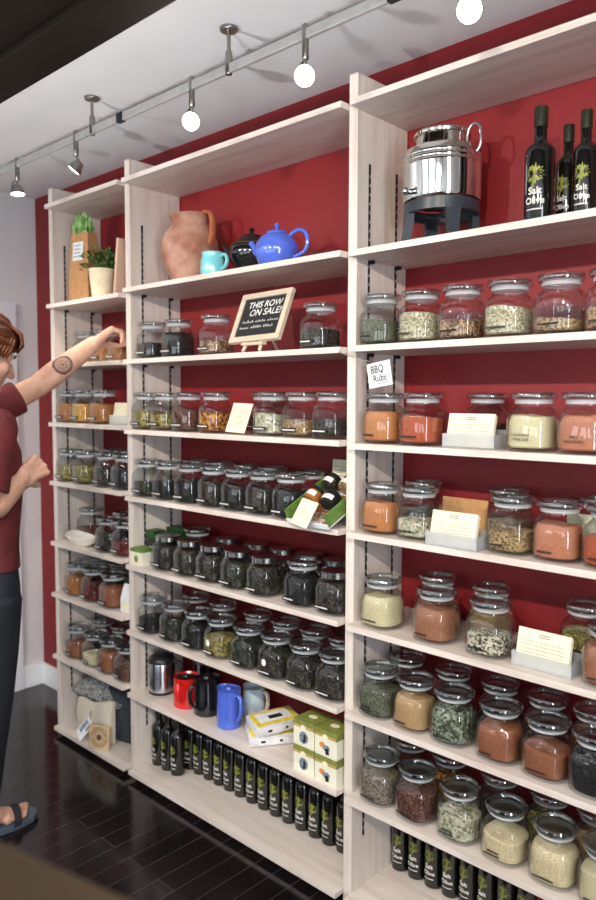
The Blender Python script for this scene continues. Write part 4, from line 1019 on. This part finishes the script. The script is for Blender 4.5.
# skin with the round forearm tattoo
k = NT('skin'); b = k.bsdf(.5, spec=.35)
v = k.coords((1, 1, 1)); nz = k.n('ShaderNodeTexNoise'); nz.inputs['Scale'].default_value = 26; k.l(v, nz.inputs['Vector'])
base = k.ramp(nz.outputs['Fac'], [(.3, (206, 156, 132)), (.7, (222, 178, 154))])
axis_pt = LS.lerp(LW, .745) + Vector((0, 0, -.004))
tc = W(axis_pt) + Vector((.80, -.52, -.1)).normalized() * .040
sb = k.n('ShaderNodeVectorMath', operation='SUBTRACT'); sb.inputs[1].default_value = tc; k.l(v, sb.inputs[0])
ln = k.n('ShaderNodeVectorMath', operation='LENGTH'); k.l(sb.outputs[0], ln.inputs[0])
rr = k.n('ShaderNodeValToRGB'); rr.color_ramp.interpolation = 'LINEAR'
st = [(0, .3), (.14, .95), (.24, .3), (.34, .95), (.46, .3), (.54, .9), (.62, .25), (.69, 1), (.86, 1), (.91, 0), (1, 0)]
e = rr.color_ramp.elements
while len(e) < len(st): e.new(.5)
for i_, (p_, q_) in enumerate(st): e[i_].position = p_; e[i_].color = (q_, q_, q_, 1)
sc_ = k.n('ShaderNodeMath', operation='DIVIDE'); sc_.inputs[1].default_value = .044; k.l(ln.outputs['Value'], sc_.inputs[0]); k.l(sc_.outputs[0], rr.inputs['Fac'])
n2 = k.n('ShaderNodeTexNoise'); n2.inputs['Scale'].default_value = 160; k.l(v, n2.inputs['Vector'])
mm = k.n('ShaderNodeMath', operation='MULTIPLY'); k.l(rr.outputs['Color'], mm.inputs[0]); 
mr = k.n('ShaderNodeMapRange'); mr.inputs['From Min'].default_value = .3; mr.inputs['From Max'].default_value = .6; k.l(n2.outputs['Fac'], mr.inputs[0]); mr.inputs['To Min'].default_value = .6
k.l(mr.outputs[0], mm.inputs[1])
mx = k.n('ShaderNodeMix', data_type='RGBA'); k.l(mm.outputs[0], mx.inputs['Factor']); k.l(base, mx.inputs[6]); mx.inputs[7].default_value = (*lin((44, 48, 54)), 1)
k.l(mx.outputs[2], b.inputs['Base Color']); b.inputs['Subsurface Weight'].default_value = .0
remesh('body', bm, k.m, person, .0042, 4)
# hair
bm = bmesh.new(); vs = bmesh.ops.create_uvsphere(bm, u_segments=64, v_segments=40, radius=1)['verts']
for v_ in vs:
    d = v_.co.normalized(); c = Vector((d.x * .090, d.y * .113, d.z * .108)) + Vector((0, -.018, .036))
    y = c.y
    line = .058 if y > .05 else (.058 - (.05 - y) * 1.2 if y > -.01 else max(-.075, -.014 - (-.01 - y) * 1.4))
    lump = .006 * math.sin(math.atan2(d.x, d.z + 1.2) * 40 + d.y * 5) + .006 * noise.noise(c * 22)
    if c.z > line: c += d * (lump + .004)
    else: c = Vector((0, -.015, .02)) + (c - Vector((0, -.015, .02))) * .62
    v_.co = HM @ c
for q in range(26):
    x = -.07 + .14 * q / 25; r_ = random.uniform(.006, .009)
    y0 = .088 - 4.5 * x * x
    tube(bm, [HM @ Vector(p) for p in ((x * .8, y0 - .045, .118), (x * .95 + .004, y0 + .002, .098), (x + .010, y0 + .014, .066), (x + .014, y0 + .008, .044 + random.uniform(-.008, .008)))], [r_, r_ * 1.2, r_, .002], 6)
for sx in (-1, 1):
    for q in range(7):
        y = .052 - .012 * q
        tube(bm, [HM @ Vector(p) for p in ((sx * .072, y, .07), (sx * .083, y - .004, .03), (sx * .080, y - .008, -.002 - .003 * q))], [.009, .009, .003], 6)
finish('hair', bm, M['hair'], person, True, angle=3)
for sx in (-1, 1):
    bm = bmesh.new(); ball(bm, (sx * .033, .0775, .0), .0122, 3, HM); e_ = finish('eye', bm, M['eyewhite'], person, True)
    bm = bmesh.new(); ball(bm, (sx * .033, .0855, -.0012), .0055, 2, HM); finish('iris', bm, M['iris'], e_, True)
    bm = bmesh.new(); tube(bm, [HM @ Vector(p) for p in ((sx * .016, .0985, .022), (sx * .033, .094, .028), (sx * .05, .082, .022))], [.003, .0042, .002], 6); finish('eyebrow', bm, M['hair'], person, True)
# t-shirt
bm = bmesh.new()
ell(bm, [(0, -.002, .172, .104, .955), (0, -.004, .168, .103, 1.03), (0, 0, .165, .106, 1.1), (0, .004, .176, .118, 1.25), (0, -.004, .184, .118, 1.36), (0, -.015, .178, .096, 1.445), (0, -.02, .115, .078, 1.495), (0, -.02, .078, .07, 1.512)], 36)
a_, c_ = LS.lerp(LE, .0), LS.lerp(LE, .74)
limb(bm, [W(LS)], [.062])
tube(bm, [W(LS), W(LS.lerp(LE, .4)), W(c_)], [.063, .064, .066], 18)
limb(bm, [W(RS)], [.062]); tube(bm, [W(RS), W(RS.lerp(RE, .4)), W(RS.lerp(RE, .72))], [.063, .064, .066], 18)
for v_ in bm.verts: v_.co += .004 * Vector(noise.noise_vector(v_.co * 11))
remesh('t_shirt', bm, M['shirt'], person, .006, 3)
bm = bmesh.new()
ell(bm, [(0, -.004, .166, .104, .78), (0, -.004, .168, .102, .9), (0, -.003, .163, .096, .985)], 32)
for hip, kn, an in (((-1.105, -.58, .86), (-1.105, -.60, .5), (-1.135, -.640, .115)), ((-1.275, -.58, .86), (-1.285, -.645, .5), (-1.31, -.76, .115))):
    hip, kn, an = W(hip), W(kn), W(an)
    tube(bm, [hip, hip.lerp(kn, .5), kn, kn.lerp(an, .5), an], [.098, .090, .078, .074, .070], 22)
for v_ in bm.verts: v_.co += .006 * Vector(noise.noise_vector(v_.co * 8))
remesh('trousers', bm, M['pants'], person, .007, 3)
for sx, ax, ay in ((1, -1.135, -.640), (-1, -1.31, -.76)):
    c = W((ax, ay, 0)); bm = bmesh.new()
    out = [(-.034, -.075), (0, -.085), (.034, -.075), (.040, -.02), (.042, .06), (.052, .13), (.050, .185), (.034, .212), (.008, .222), (-.02, .216), (-.042, .19), (-.05, .14), (-.042, .06), (-.04, -.02)]
    rings(bm, [[(c.x - sx * x * k_, c.y + .07 + (y - .07) * k_, zz) for x, y in out] for zz, k_ in ((.0008, .96), (.006, 1.0), (.022, 1.0), (.027, .97))])
    so = finish('sandal', bm, M['sandal_sole'], person)
    for y, hh, rx in ((.122, .070, .052), (.02, .108, .042)):
        bm = bmesh.new(); n = 12
        arcp = [(c.x + rx * math.cos(PI * q / n), c.y + y + (.012 if y > .1 else -.01) * math.sin(PI * q / n), .018 + (hh - .018) * math.sin(PI * q / n)) for q in range(n + 1)]
        rings(bm, [[(p[0], p[1] + dy, p[2] + dz * .4) for dy, dz in ((-.014, 0), (.014, 0), (.014, .008), (-.014, .008))] for p in arcp]); finish('sandal_strap', bm, M['sandal_strap'], so)

# ------------------------------------------------------------------ camera
yaw, pitch, roll = .7547, -.068, -.0038
r = Vector((math.cos(yaw), math.sin(yaw), 0)); f = Vector((-math.sin(yaw) * math.cos(pitch), math.cos(yaw) * math.cos(pitch), math.sin(pitch))); u = r.cross(f)
cr, sr = math.cos(roll), math.sin(roll)
r2, u2 = cr * r - sr * u, sr * r + cr * u
cd = bpy.data.cameras.new('camera'); cam = link(bpy.data.objects.new('camera', cd))
cam.matrix_world = Matrix(((r2.x, u2.x, -f.x, 1.4112), (r2.y, u2.y, -f.y, -1.7111), (r2.z, u2.z, -f.z, 1.55), (0, 0, 0, 1)))
cd.sensor_fit = 'VERTICAL'; cd.sensor_height = 24; cd.lens = 746.25 / 900 * 24; cd.clip_start = .02
cd.dof.use_dof = True; cd.dof.focus_distance = 2.15; cd.dof.aperture_fstop = 1.8
scn.camera = cam

# ------------------------------------------------------------------ light
def area(name, loc, d, sx, sy, power, col):
    ld = bpy.data.lights.new(name, 'AREA'); ld.shape = 'RECTANGLE'; ld.size = sx; ld.size_y = sy; ld.energy = power; ld.color = col
    o = link(bpy.data.objects.new(name, ld)); o.location = loc; o.rotation_mode = 'QUATERNION'; o.rotation_quaternion = Vector(d).to_track_quat('-Z', 'Y'); return o
DAY = (.84, .92, 1.0)
area('daylight_right', (XR + .06, (WR[0] + WR[1]) / 2, 1.375), (-1, 0, .1), .5, 2.05, 72, DAY)
for a, b_ in FW: area('daylight_front', ((a + b_) / 2, YF - .06, 1.4), (0, .6, 1), b_ - a - .1, 1.7, 30, DAY)
w = bpy.data.worlds.new('world'); scn.world = w; w.use_nodes = True
bg = w.node_tree.nodes['Background']; bg.inputs[0].default_value = (.8, .9, 1, 1); bg.inputs[1].default_value = .6
scn.cycles.transparent_max_bounces = 32; scn.cycles.max_bounces = 8; scn.cycles.caustics_reflective = False; scn.cycles.caustics_refractive = False
vs = scn.view_settings; vs.view_transform = 'Standard'; vs.look = 'None'; vs.gamma = 1; vs.use_curve_mapping = False; vs.exposure = 0.0
